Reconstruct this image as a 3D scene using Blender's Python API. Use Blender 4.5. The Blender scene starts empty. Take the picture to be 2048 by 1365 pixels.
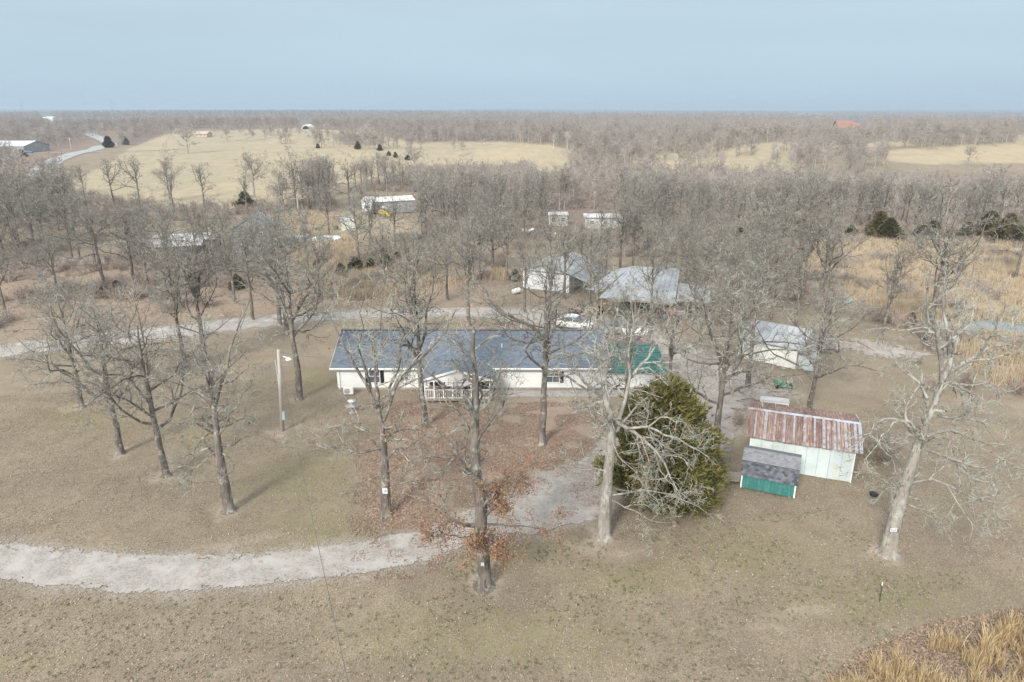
import bpy, math, random
import numpy as np
from mathutils import Vector, Matrix
rng = np.random.default_rng(7)
random.seed(7)
SC = bpy.context.scene
COL = SC.collection

# ------------------------------------------------------------------ camera, sky, sun, exposure
CAM_H = 24.0
TH = math.radians(18.62)
F = 1365.0            # focal length in pixels of the 2048 px wide frame
ST, CT = math.sin(TH), math.cos(TH)
cd = bpy.data.cameras.new("camera"); cam = bpy.data.objects.new("camera", cd); COL.objects.link(cam)
cd.sensor_width = 36; cd.lens = 24.0; cd.clip_start = 0.3; cd.clip_end = 40000
cam.location = (0, 0, CAM_H); cam.rotation_euler = (math.radians(90) - TH, 0, 0)
SC.camera = cam
SUN_EL, SUN_AZ = math.radians(32), math.radians(207)      # azimuth clockwise from +Y : behind the camera, to the left
W = bpy.data.worlds.new("World"); SC.world = W; W.use_nodes = True
nt = W.node_tree; nt.nodes.clear()
def wn(t, **k):
    n = nt.nodes.new(t)
    for a, b in k.items(): setattr(n, a, b)
    return n
sky = wn('ShaderNodeTexSky', sky_type='NISHITA'); sky.sun_disc = False
sky.sun_elevation = SUN_EL; sky.sun_rotation = SUN_AZ; sky.air_density = 1.0; sky.dust_density = 2.0; sky.ozone_density = 1.0
tc = wn('ShaderNodeTexCoord'); sep = wn('ShaderNodeSeparateXYZ'); nt.links.new(tc.outputs['Generated'], sep.inputs[0])
mp = wn('ShaderNodeMapping'); mp.inputs['Scale'].default_value = (1.0, 1.0, 9.0); nt.links.new(tc.outputs['Generated'], mp.inputs[0])
nz = wn('ShaderNodeTexNoise'); nz.inputs['Scale'].default_value = 1.6; nz.inputs['Detail'].default_value = 5; nz.inputs['Roughness'].default_value = .5
nt.links.new(mp.outputs[0], nz.inputs['Vector'])
rp = wn('ShaderNodeValToRGB'); nt.links.new(sep.outputs['Z'], rp.inputs[0])
cr = rp.color_ramp
SKYC = [(0.0, (2.5, 3.3, 3.95)), (0.03, (2.45, 3.25, 3.9)), (0.10, (2.55, 3.27, 3.82)), (0.20, (2.9, 3.65, 4.2)), (0.34, (3.6, 4.3, 4.85)), (0.6, (6.0, 6.5, 6.9)), (1.0, (8.6, 8.8, 9.0))]
while len(cr.elements) < len(SKYC): cr.elements.new(0.5)
for e, (p, c) in zip(cr.elements, SKYC):
    e.position = p; e.color = (c[0] / 12, c[1] / 12, c[2] / 12, 1)
sc12 = wn('ShaderNodeVectorMath', operation='SCALE'); nt.links.new(rp.outputs[0], sc12.inputs[0]); sc12.inputs['Scale'].default_value = 12.0
mr = wn('ShaderNodeMapRange'); mr.inputs[1].default_value = .3; mr.inputs[2].default_value = .7; mr.inputs[3].default_value = .955; mr.inputs[4].default_value = 1.055
nt.links.new(nz.outputs[0], mr.inputs[0])
sc2 = wn('ShaderNodeVectorMath', operation='SCALE'); nt.links.new(sc12.outputs[0], sc2.inputs[0]); nt.links.new(mr.outputs[0], sc2.inputs['Scale'])
mx = wn('ShaderNodeMixRGB'); mx.inputs[0].default_value = 0.94       # thin overcast veil over the clear-sky model
nt.links.new(sky.outputs[0], mx.inputs[1]); nt.links.new(sc2.outputs[0], mx.inputs[2])
bg = wn('ShaderNodeBackground'); bg.inputs[1].default_value = 0.1
wo = wn('ShaderNodeOutputWorld'); nt.links.new(mx.outputs[0], bg.inputs[0]); nt.links.new(bg.outputs[0], wo.inputs[0])
sl = bpy.data.lights.new("sun", 'SUN'); sl.energy = 2.1; sl.angle = math.radians(13); sl.color = (1, .95, .87)
so = bpy.data.objects.new("sun", sl); COL.objects.link(so)
sd = Vector((math.sin(SUN_AZ) * math.cos(SUN_EL), math.cos(SUN_AZ) * math.cos(SUN_EL), math.sin(SUN_EL)))
so.rotation_euler = sd.to_track_quat('Z', 'Y').to_euler(); so.location = sd * 300
vs = SC.view_settings; vs.view_transform = 'Standard'; vs.look = 'None'; vs.exposure = 0.97; vs.gamma = 1.0; vs.use_curve_mapping = False
cy = SC.cycles; cy.use_denoising = True; cy.denoiser = 'OPENIMAGEDENOISE'; cy.denoising_input_passes = 'RGB_ALBEDO_NORMAL'; cy.denoising_prefilter = 'NONE'
cy.max_bounces = 4; cy.diffuse_bounces = 2; cy.glossy_bounces = 2; cy.transmission_bounces = 2; cy.volume_bounces = 0; cy.transparent_max_bounces = 4
cy.caustics_reflective = False; cy.caustics_refractive = False; cy.use_adaptive_sampling = False
SC.render.use_persistent_data = False

# ------------------------------------------------------------------ picture <-> place
def ray(px, py):
    u, v = (px - 1024) / F, (py - 682.5) / F
    return u, CT - v * ST, -ST - v * CT
def P(px, py, z=None):                     # the point at height z (or where the ground is met) seen at a picture position
    a, b, c = ray(px, py)
    if z is None:
        z = 0.0
        if py < 420:
            d = 60 * (12000 / 60) ** np.linspace(0, 1, 2500); t = d / math.hypot(a, b); k = np.nonzero(CAM_H + c * t < terrain(a * t, b * t))[0]
            if len(k): z = float(CAM_H + c * t[k[0]]); t = (CAM_H - z) / -c
    t = (CAM_H - z) / -c
    return Vector((a * t, b * t, z))
def Q(px, py, Y):                         # the point at depth Y seen at a picture position
    a, b, c = ray(px, py); t = Y / b
    return np.array((a * t, Y, CAM_H + c * t))
def proj(x, y, z):                        # arrays -> picture position and depth
    zc = y * CT + (CAM_H - z) * ST
    vy = (CAM_H - z) * CT - y * ST
    zc = np.where(zc > 0.5, zc, 0.5)
    return 1024 + F * x / zc, 682.5 + F * vy / zc, zc

def sstep(a, b, x):
    t = np.clip((x - a) / (b - a), 0, 1); return t * t * (3 - 2 * t)
def gau(x, y, cx, cy_, sx, sy): return np.exp(-((x - cx) / sx) ** 2 - ((y - cy_) / sy) ** 2)
def terrain(x, y):
    x = np.asarray(x, float); y = np.asarray(y, float)
    r = np.hypot(x, y)
    h = 0.10 * np.sin(x * .11 + 1.3) * np.sin(y * .09) * sstep(110, 140, r)
    h = h + sstep(110, 200, y) * (-8.5 * gau(x, y, 190, 255, 150, 85) - 4 * gau(x, y, 20, 300, 90, 90))
    h = h + 7.5 * gau(x, y, 285, 440, 120, 62) + 3.2 * gau(x, y, -170, 440, 190, 90) + 6 * gau(x, y, 20, 420, 40, 50) + 5 * gau(x, y, 130, 440, 60, 50)
    far = sstep(450, 900, r)
    h = h + far * (2.5 * np.sin(x / 310 + .7) * np.cos(y / 260) + 3 * np.sin(x / 700 + y / 900))
    h = h + 5 * gau(x, y, -260, 800, 350, 110) - 5.5 * gau(x, y, -150, 600, 260, 75) + 2.5 * gau(x, y, -60, 720, 90, 60)
    h = h + sstep(1500, 2300, r) * (-10 * sstep(-100, 400, x) + 3)
    h = h + sstep(2600, 4600, r) * (9 + 6 * np.sin(x / 900 + 1.0) + 3 * np.sin(x / 390 + y / 800))
    h = h + sstep(5500, 8600, r) * (24 + 8 * np.sin(x / 1900 + .5) + 4 * np.sin(x / 730 + 1.2) + 2.0 * np.sin(x / 290))
    return h

def inpoly(px, py, poly):
    px = np.asarray(px); py = np.asarray(py); c = np.zeros(px.shape, bool); n = len(poly)
    for i in range(n):
        x0, y0 = poly[i]; x1, y1 = poly[(i + 1) % n]
        if y0 == y1: continue
        k = ((y0 > py) != (y1 > py)) & (px < (x1 - x0) * (py - y0) / (y1 - y0) + x0)
        c ^= k
    return c
def sdist(x, y, poly):                     # signed distance, negative inside
    x = np.asarray(x, float); y = np.asarray(y, float); d = np.full(x.shape, 1e9); n = len(poly)
    for i in range(n):
        ax, ay = poly[i]; bx, by = poly[(i + 1) % n]
        ex, ey = bx - ax, by - ay; L = ex * ex + ey * ey + 1e-12
        t = np.clip(((x - ax) * ex + (y - ay) * ey) / L, 0, 1)
        d = np.minimum(d, np.hypot(x - ax - t * ex, y - ay - t * ey))
    return np.where(inpoly(x, y, poly), -d, d)
_prm = rng.permutation(512)
_grd = rng.random(512)
def vnoise(x, y, s=1.0):                   # value noise, 0..1
    x = np.asarray(x, float) / s; y = np.asarray(y, float) / s
    xi = np.floor(x).astype(int); yi = np.floor(y).astype(int); fx = x - xi; fy = y - yi
    fx = fx * fx * (3 - 2 * fx); fy = fy * fy * (3 - 2 * fy)
    def g(i, j): return _grd[_prm[(i + _prm[j & 511]) & 511]]
    return (g(xi, yi) * (1 - fx) + g(xi + 1, yi) * fx) * (1 - fy) + (g(xi, yi + 1) * (1 - fx) + g(xi + 1, yi + 1) * fx) * fy

# ------------------------------------------------------------------ geometry helpers
class G:
    def __init__(s): s.v = []; s.q = []; s.t = []; s.n = 0
    def add(s, v, q=None, t=None):
        v = np.asarray(v, float).reshape(-1, 3); s.v.append(v)
        if q is not None and len(q): s.q.append(np.asarray(q, int).reshape(-1, 4) + s.n)
        if t is not None and len(t): s.t.append(np.asarray(t, int).reshape(-1, 3) + s.n)
        s.n += len(v); return s
    def box(s, c, size, rz=0.0, rx=0.0, ry=0.0):
        h = np.array(size, float) / 2
        v = np.array([(x, y, z) for z in (-1, 1) for y in (-1, 1) for x in (-1, 1)], float) * h
        R = np.array(Matrix.Rotation(rz, 3, 'Z') @ Matrix.Rotation(rx, 3, 'X') @ Matrix.Rotation(ry, 3, 'Y'))
        v = v @ R.T + np.array(c, float)
        return s.add(v, [(0, 2, 3, 1), (4, 5, 7, 6), (0, 1, 5, 4), (2, 6, 7, 3), (0, 4, 6, 2), (1, 3, 7, 5)])
    def slab(s, quad, th, n=None):          # a flat quad given thickness th downwards
        qd = np.array(quad, float); up = np.cross(qd[1] - qd[0], qd[3] - qd[0]); up = up / np.linalg.norm(up)
        if n is not None and np.dot(up, n) < 0: up = -up
        lo = qd - up * th
        return s.add(np.vstack([qd, lo]), [(0, 1, 2, 3), (7, 6, 5, 4), (0, 4, 5, 1), (1, 5, 6, 2), (2, 6, 7, 3), (3, 7, 4, 0)])
    def tubes(s, Pn, R, S=6, spike=False, cap=False):
        Pn = np.asarray(Pn, float); R = np.asarray(R, float)
        if Pn.ndim == 2: Pn = Pn[None]; R = R[None]
        N, K = Pn.shape[:2]
        T = np.empty_like(Pn); T[:, 1:-1] = Pn[:, 2:] - Pn[:, :-2]; T[:, 0] = Pn[:, 1] - Pn[:, 0]; T[:, -1] = Pn[:, -1] - Pn[:, -2]
        T /= np.linalg.norm(T, axis=2, keepdims=True) + 1e-9
        d = Pn[:, -1] - Pn[:, 0]; ref = np.where((np.abs(d[:, 2:3]) > .8 * np.linalg.norm(d, axis=1, keepdims=True)), np.array([[1., .13, 0]]), np.array([[0.07, .1, 1.]]))
        n = np.cross(T, ref[:, None, :]); n /= np.linalg.norm(n, axis=2, keepdims=True) + 1e-9
        b = np.cross(T, n)
        a = np.arange(S) * 2 * np.pi / S
        KR = K - 1 if spike else K
        V = Pn[:, :KR, None, :] + R[:, :KR, None, None] * (np.cos(a)[None, None, :, None] * n[:, :KR, None, :] + np.sin(a)[None, None, :, None] * b[:, :KR, None, :])
        base = (np.arange(N) * KR * S)[:, None, None]; k = np.arange(KR - 1)[None, :, None] * S; j = np.arange(S)[None, None, :]; j2 = (j + 1) % S
        q = np.stack([base + k + j, base + k + j2, base + k + S + j2, base + k + S + j], -1).reshape(-1, 4) if KR > 1 else None
        verts = V.reshape(-1, 3); t = None
        if spike:
            verts = np.vstack([verts, Pn[:, -1]])
            tip = N * KR * S + np.arange(N)[:, None]
            bb = (np.arange(N) * KR * S + (KR - 1) * S)[:, None]; jj = np.arange(S)[None]
            t = np.stack([bb + jj, bb + (jj + 1) % S, np.broadcast_to(tip, (N, S))], -1).reshape(-1, 3)
        if cap:
            nv = len(verts); verts = np.vstack([verts, Pn[:, -1], Pn[:, 0]])
            bb = (np.arange(N) * KR * S + (KR - 1) * S)[:, None]; jj = np.arange(S)[None]; tip = nv + np.arange(N)[:, None]; bot = nv + N + np.arange(N)[:, None]
            b0 = (np.arange(N) * KR * S)[:, None]
            t = np.vstack([np.stack([bb + jj, bb + (jj + 1) % S, np.broadcast_to(tip, (N, S))], -1).reshape(-1, 3), np.stack([b0 + (jj + 1) % S, b0 + jj, np.broadcast_to(bot, (N, S))], -1).reshape(-1, 3)])
        return s.add(verts, q, t)
    def tube(s, pts, r, S=8, cap=True):
        pts = np.array([tuple(p) for p in pts], float); r = np.full(len(pts), r, float) if np.isscalar(r) else np.array(r, float)
        return s.tubes(pts, r, S, cap=cap)
    def lathe(s, prof, c=(0, 0, 0), S=16):
        return s.tubes(np.array([(c[0] + 1e-5 * i, c[1], c[2] + z) for i, (r, z) in enumerate(prof)]), np.array([r for r, z in prof]), S, cap=True)
    def prism(s, poly, y0, y1, M=None, taper=1.0):    # poly in (x,z), extruded along y
        n = len(poly); cx = sum(p[0] for p in poly) / n; cz = sum(p[1] for p in poly) / n
        v = [(x, y0, z) for x, z in poly] + [(x, y1, z) for x, z in poly]
        v = np.array(v, float)
        if M is not None: v = v @ np.array(M.to_3x3()).T + np.array(M.translation)
        q = [(i, (i + 1) % n, n + (i + 1) % n, n + i) for i in range(n)]
        t = [(0, i + 1, i) for i in range(1, n - 1)] + [(n, n + i, n + i + 1) for i in range(1, n - 1)]
        return s.add(v, q, t)
    def mesh(s, name, mat=None, smooth=False):
        m = bpy.data.meshes.new(name)
        v = np.vstack(s.v) if s.v else np.zeros((0, 3))
        q = np.vstack(s.q) if s.q else np.zeros((0, 4), int); t = np.vstack(s.t) if s.t else np.zeros((0, 3), int)
        m.vertices.add(len(v)); m.vertices.foreach_set('co', v.astype(np.float32).ravel())
        m.loops.add(q.size + t.size); m.loops.foreach_set('vertex_index', np.concatenate([q.ravel(), t.ravel()]).astype(np.int32))
        m.polygons.add(len(q) + len(t))
        ls = np.concatenate([np.arange(len(q)) * 4, q.size + np.arange(len(t)) * 3]).astype(np.int32)
        m.polygons.foreach_set('loop_start', ls)
        m.update(calc_edges=True)
        m.polygons.foreach_set('use_smooth', np.full(len(m.polygons), bool(smooth)))
        if mat: m.materials.append(mat)
        return m
    def build(s, name, mat, parent=None, smooth=False, loc=None, kind=None):
        o = bpy.data.objects.new(name, s.mesh(name, mat, smooth)); COL.objects.link(o)
        if parent is not None: o.parent = parent
        if loc is not None: o.location = loc
        if kind: o['kind'] = kind
        return o
def tag(o, label=None, cat=None, group=None, kind=None):
    if label: o['label'] = label
    if cat: o['category'] = cat
    if group: o['group'] = group
    if kind: o['kind'] = kind
    return o
def thing(name, label, cat, loc=(0, 0, 0), rz=0.0, group=None):
    o = bpy.data.objects.new(name, None); o.empty_display_size = .3; COL.objects.link(o)
    o.location = loc; o.rotation_euler = (0, 0, rz); return tag(o, label, cat, group)
def inst(name, mesh, parent=None, loc=(0, 0, 0), rz=0.0, sc=None, label=None):
    o = bpy.data.objects.new(name, mesh); COL.objects.link(o); o.location = loc; o.rotation_euler = (0, 0, rz)
    if parent is not None: o.parent = parent
    if sc is not None: o.scale = sc
    if label: o['label'] = label
    return o

# ------------------------------------------------------------------ materials
def mat(name, col, rough=.9, noise=(), bump=None, island=None, objrand=None, metal=0.0, spec=.3, coord='Object', emit=None):
    """noise: list of (scale, lo, hi, colour, detail, stretch) layers mixed over the base"""
    m = bpy.data.materials.new(name); m.use_nodes = True; t = m.node_tree; N = t.nodes; L = t.links
    b = N['Principled BSDF']; b.inputs['Roughness'].default_value = rough; b.inputs['Metallic'].default_value = metal; b.inputs['Specular IOR Level'].default_value = spec
    tcn = N.new('ShaderNodeTexCoord')
    src = tcn.outputs[coord]
    if coord == 'World':
        pass
    cur = N.new('ShaderNodeRGB'); cur.outputs[0].default_value = (*col, 1); cur = cur.outputs[0]
    if island:
        ge = N.new('ShaderNodeNewGeometry'); rr = N.new('ShaderNodeValToRGB'); L.new(ge.outputs['Random Per Island'], rr.inputs[0])
        e = rr.color_ramp.elements
        while len(e) < len(island): e.new(.5)
        for i, c in enumerate(island): e[i].position = i / (len(island) - 1); e[i].color = (*c, 1)
        cur = rr.outputs[0]
    for ly in noise:
        sc_, lo, hi, c = ly[:4]; det = ly[4] if len(ly) > 4 else 4; st = ly[5] if len(ly) > 5 else None
        n = N.new('ShaderNodeTexNoise'); n.inputs['Scale'].default_value = sc_; n.inputs['Detail'].default_value = det; n.inputs['Roughness'].default_value = .6
        if st:
            mpn = N.new('ShaderNodeMapping'); mpn.inputs['Scale'].default_value = st; L.new(src, mpn.inputs[0]); L.new(mpn.outputs[0], n.inputs['Vector'])
        else: L.new(src, n.inputs['Vector'])
        mrn = N.new('ShaderNodeMapRange'); mrn.inputs[1].default_value = lo; mrn.inputs[2].default_value = hi; L.new(n.outputs[0], mrn.inputs[0])
        mi = N.new('ShaderNodeMixRGB'); L.new(mrn.outputs[0], mi.inputs[0]); L.new(cur, mi.inputs[1]); mi.inputs[2].default_value = (*c, 1); cur = mi.outputs[0]
    if objrand:
        oi = N.new('ShaderNodeObjectInfo'); hs = N.new('ShaderNodeHueSaturation'); L.new(cur, hs.inputs['Color'])
        m1 = N.new('ShaderNodeMapRange'); m1.inputs[3].default_value = 1 - objrand; m1.inputs[4].default_value = 1 + objrand; L.new(oi.outputs['Random'], m1.inputs[0]); L.new(m1.outputs[0], hs.inputs['Value'])
        cur = hs.outputs[0]
    L.new(cur, b.inputs['Base Color'])
    if bump:
        n = N.new('ShaderNodeTexNoise'); n.inputs['Scale'].default_value = bump[0]; n.inputs['Detail'].default_value = 6
        if len(bump) > 3:
            mpn = N.new('ShaderNodeMapping'); mpn.inputs['Scale'].default_value = bump[3]; L.new(src, mpn.inputs[0]); L.new(mpn.outputs[0], n.inputs['Vector'])
        else: L.new(src, n.inputs['Vector'])
        bp = N.new('ShaderNodeBump'); bp.inputs['Strength'].default_value = bump[1]; bp.inputs['Distance'].default_value = bump[2]; L.new(n.outputs[0], bp.inputs['Height']); L.new(bp.outputs[0], b.inputs['Normal'])
    return m
LICH = (.44, .45, .38)
M_bark = mat('oak_bark', (.135, .115, .10), .95, [(3, .42, .6, (.25, .215, .185), 6, (1, 1, .3)), (2.2, .54, .68, LICH, 8), (7, .54, .66, (.09, .075, .065), 5, (1, 1, .2))], (9, .9, .05, (1, 1, .25)), objrand=.15)
M_limb = mat('lichened_bark', (.19, .168, .148), .95, [(1.6, .46, .64, LICH, 8), (7, .54, .68, (.10, .09, .08), 5)], (14, .6, .03), objrand=.15)
M_bark_pale = mat('pale_bark', (.26, .23, .20), .95, [(3, .42, .6, (.36, .33, .29), 6, (1, 1, .3)), (1.8, .50, .64, (.44, .44, .38), 8), (9, .54, .66, (.14, .12, .10), 5, (1, 1, .2))], (9, .9, .05, (1, 1, .25)))
M_limb_pale = mat('pale_lichened_bark', (.26, .24, .21), .95, [(1.8, .40, .60, (.44, .45, .38), 8), (5, .52, .64, (.10, .09, .08), 6)], (14, .6, .03))

M_wood = mat('wood_twigs', (.31, .265, .235), .95, [(.12, .35, .65, (.41, .365, .325), 2)], objrand=.25)
M_wood_limb = mat('wood_limbs', (.29, .265, .24), .95, [(.5, .42, .58, (.42, .41, .36), 4)], objrand=.25)
M_syc = mat('white_bark', (.58, .56, .52), .9, [(1.2, .5, .62, (.33, .31, .28), 4)])
M_cedar = mat('cedar_needles', (.09, .1, .03), .9, [(.8, .42, .62, (.17, .15, .045), 4)], island=[(.045, .058, .022), (.10, .11, .035), (.16, .15, .05), (.22, .18, .07)])
M_cedar_b = mat('winter_cedar_needles', (.09, .1, .03), .9, island=[(.07, .07, .035), (.14, .125, .055), (.21, .155, .075)], objrand=.35)
M_oakleaf = mat('dead_oak_leaves', (.3, .14, .07), .85, island=[(.18, .095, .055), (.30, .165, .095), (.37, .23, .145)])
M_redbush = mat('brown_brush', (.36, .29, .245), .95, objrand=.2)
M_brush = mat('grey_brush', (.38, .33, .29), .95, objrand=.2)
# ------------------------------------------------------------------ ground
def expand_px(poly): return poly
Z_PASTURE = [(150, 425), (120, 380), (210, 330), (255, 300), (330, 268), (400, 262), (600, 256), (700, 262), (760, 272), (830, 285), (1000, 284), (1100, 290), (1140, 300), (1135, 345), (1085, 345), (1060, 325), (1000, 330), (900, 330), (815, 335), (800, 352), (640, 372), (560, 420), (300, 420)]
Z_PASTURE2 = [(1770, 300), (1850, 296), (1960, 288), (2300, 284), (2300, 330), (2048, 326), (1850, 330), (1775, 322)]
Z_PASTURE3 = [(1250, 312), (1450, 303), (1480, 290), (1560, 283), (1600, 288), (1610, 345), (1250, 345)]
Z_FARF = [[(100, 246), (330, 240), (330, 246), (100, 252)], [(400, 240), (560, 238), (600, 243), (420, 246)], [(1150, 229), (1200, 228), (1200, 231), (1140, 232)], [(1570, 229), (1600, 227), (1660, 228), (1640, 231)], [(1640, 292), (1800, 284), (1830, 291), (1700, 297)], [(2030, 270), (2100, 268), (2100, 290), (2030, 292)], [(1740, 268), (1790, 266), (1780, 274), (1745, 274)]]
Z_STRAW = [[(1570, 492), (1640, 480), (1800, 478), (2300, 470), (2300, 660), (1960, 640), (1900, 650), (1800, 630), (1640, 585), (1580, 560)], [(1900, 690), (1960, 670), (2300, 690), (2300, 800), (1990, 770)], [(75, 455), (130, 455), (150, 482), (85, 492)],
           [(540, 425), (700, 418), (830, 440), (830, 520), (700, 520), (560, 505)], [(960, 500), (1000, 498), (1010, 540), (960, 560)], [(600, 520), (860, 560), (830, 600), (640, 600)], [(-200, 440), (0, 440), (40, 480), (-200, 500)]]
Z_LITTER = [[(760, 800), (990, 808), (1200, 800), (1210, 880), (1130, 950), (1020, 985), (900, 960), (800, 880)], [(-200, 560), (100, 520), (560, 560), (1000, 540), (1010, 600), (1090, 612), (600, 622), (300, 650), (-200, 690)],
            [(1040, 570), (1180, 600), (1180, 640), (1060, 625)], [(700, 880), (860, 900), (860, 1060), (730, 1060)], [(900, 655), (1100, 650), (1110, 668), (900, 668)]]
Z_ROUGH = [[(1620, 1400), (1680, 1330), (1760, 1285), (1850, 1250), (2400, 1190), (2400, 1500), (1620, 1500)]]
Z_FOREST = [[(830, 345), (1300, 345), (1650, 345), (2400, 345), (2400, 475), (1560, 482), (1400, 500), (900, 470), (830, 420)], [(-400, 262), (150, 262), (200, 300), (100, 330), (60, 400), (150, 425), (550, 420), (600, 450), (300, 440), (0, 440), (-400, 430)]]
GREEN = [(30, 1330, 160, 20), (150, 840, 150, 28), (630, 760, 60, 30), (400, 880, 60, 30), (850, 850, 60, 22), (1000, 1110, 220, 24), (1300, 1150, 200, 40), (1750, 1190, 220, 60), (1000, 1280, 300, 70), (620, 960, 140, 50), (1500, 1100, 160, 60), (1700, 930, 60, 20), (640, 1060, 120, 50)]
TREE_BASES = [(968, 1170), (1775, 1105), (1207, 1070), (770, 1015), (457, 1018), (333, 950), (243, 905), (600, 797), (850, 852), (1083, 887), (1430, 905), (1495, 775), (1618, 825), (565, 862), (165, 812)]

LOW_T = [(-500, 1075), (-60, 1082), (0, 1087), (150, 1100), (300, 1112), (450, 1112), (600, 1100), (750, 1080), (850, 1060), (900, 1036), (1000, 1000), (1050, 965), (1100, 943), (1170, 915), (1240, 880)]
LOW_B = [(1262, 930), (1225, 1000), (1190, 1040), (1100, 1060), (1000, 1080), (900, 1105), (850, 1122), (700, 1150), (550, 1167), (400, 1184), (250, 1185), (100, 1172), (0, 1158), (-60, 1150), (-500, 1130)]
UP_T = [(-500, 765), (-100, 708), (0, 693), (150, 674), (300, 658), (450, 641), (560, 630), (650, 624), (800, 619), (950, 616), (1080, 619), (1150, 630), (1200, 640), (1290, 655), (1340, 672)]
UP_B = [(1340, 700), (1260, 690), (1180, 668), (1120, 655), (1060, 645), (960, 636), (850, 634), (700, 639), (600, 646), (450, 664), (300, 683), (150, 698), (0, 715), (-100, 728), (-500, 790)]
YARD = [(1300, 668), (1390, 690), (1430, 720), (1480, 740), (1520, 768), (1600, 790), (1500, 800), (1490, 830), (1470, 870), (1440, 900), (1380, 915), (1300, 920), (1240, 930), (1200, 915), (1180, 900), (1260, 850), (1330, 800), (1345, 760), (1335, 720), (1290, 700)]
DRIVES = [LOW_T + LOW_B, UP_T + UP_B, YARD]
NR, NA = 640, 470
rr_ = 7.0 * (11500 / 7.0) ** (np.linspace(0, 1, NR) ** 1.0)
aa = np.radians(np.sort(np.concatenate([np.linspace(-42, 42, NA - 60), np.linspace(-88, -42.5, 30), np.linspace(42.5, 88, 30)])))
RR, AA = np.meshgrid(rr_, aa, indexing='ij')
GX = RR * np.sin(AA); GY = RR * np.cos(AA)
GZ = terrain(GX, GY)
near = np.exp(-(RR / 70) ** 2)
GZ = GZ + near * .04 * (vnoise(GX, GY, 1.1) - .5) + near * .03 * (vnoise(GX + 9, GY, .45) - .5)
gpx, gpy, gzc = proj(GX, GY, GZ)
pxm = gpx + 26 * (vnoise(GX, GY, 4.0) - .5) * 40 / gzc * 2 + 14 * (vnoise(GX, GY, 1.3) - .5) * 40 / gzc * 2
pym = gpy + 10 * (vnoise(GX + 50, GY, 4.0) - .5) * 40 / gzc * 2 + 6 * (vnoise(GX + 70, GY, 1.3) - .5) * 40 / gzc * 2
def zone(polys, soft):
    m = np.zeros(pxm.shape)
    for p in polys:
        p = np.array(p, float); sdv = sdist(pxm, pym * 2.2, [(a, b * 2.2) for a, b in p])
        m = np.maximum(m, 1 - sstep(-soft, soft, sdv))
    return m
z_past = np.maximum(zone([Z_PASTURE, Z_PASTURE2, Z_PASTURE3], 3), zone(Z_FARF, 1.0))
z_straw = zone(Z_STRAW, 22); z_lit = zone(Z_LITTER, 34); z_rough = zone(Z_ROUGH, 18)
z_for = zone(Z_FOREST, 14); z_for = np.maximum(z_for, sstep(600, 700, RR)); z_for = z_for * (1 - z_past)
z_green = np.zeros(pxm.shape)
for a, b, sx, sy in GREEN: z_green = np.maximum(z_green, np.exp(-((pxm - a) / sx) ** 2 - ((pym - b) / sy) ** 2))
z_pale = np.zeros(pxm.shape)
for a, b in TREE_BASES:
    p = P(a - 6, b + 2); z_pale = np.maximum(z_pale, 1 - sstep(.45, 1.5, np.hypot(GX - p.x, (GY - p.y) * 1.1) + 1.1 * (vnoise(GX, GY, .7) - .5)))
for a, b, sx in [(1190, 1095, 60), (1250, 1100, 40), (500, 1085, 60), (450, 1090, 50), (1330, 680, 60), (705, 785, 60), (1120, 795, 120), (1620, 1215, 60), (1530, 1245, 40), (1850, 1250, 70)]:
    z_pale = np.maximum(z_pale, .75 * np.exp(-((pxm - a) / sx) ** 2 - ((pym - b) / (sx * .18)) ** 2))
z_grav = np.zeros(pxm.shape)
for poly_ in DRIVES:
    pw = [tuple(P(a, b)[:2]) for a, b in poly_]; z_grav = np.maximum(z_grav, 1 - sstep(-.3, 1.1, sdist(GX, GY, pw) + .9 * (vnoise(GX, GY, .9) - .5)))
g = G(); idx = np.arange(NR * NA).reshape(NR, NA)
q = np.stack([idx[:-1, :-1], idx[:-1, 1:], idx[1:, 1:], idx[1:, :-1]], -1).reshape(-1, 4)[:, ::-1]
g.add(np.stack([GX, GY, GZ], -1).reshape(-1, 3), q)

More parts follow.
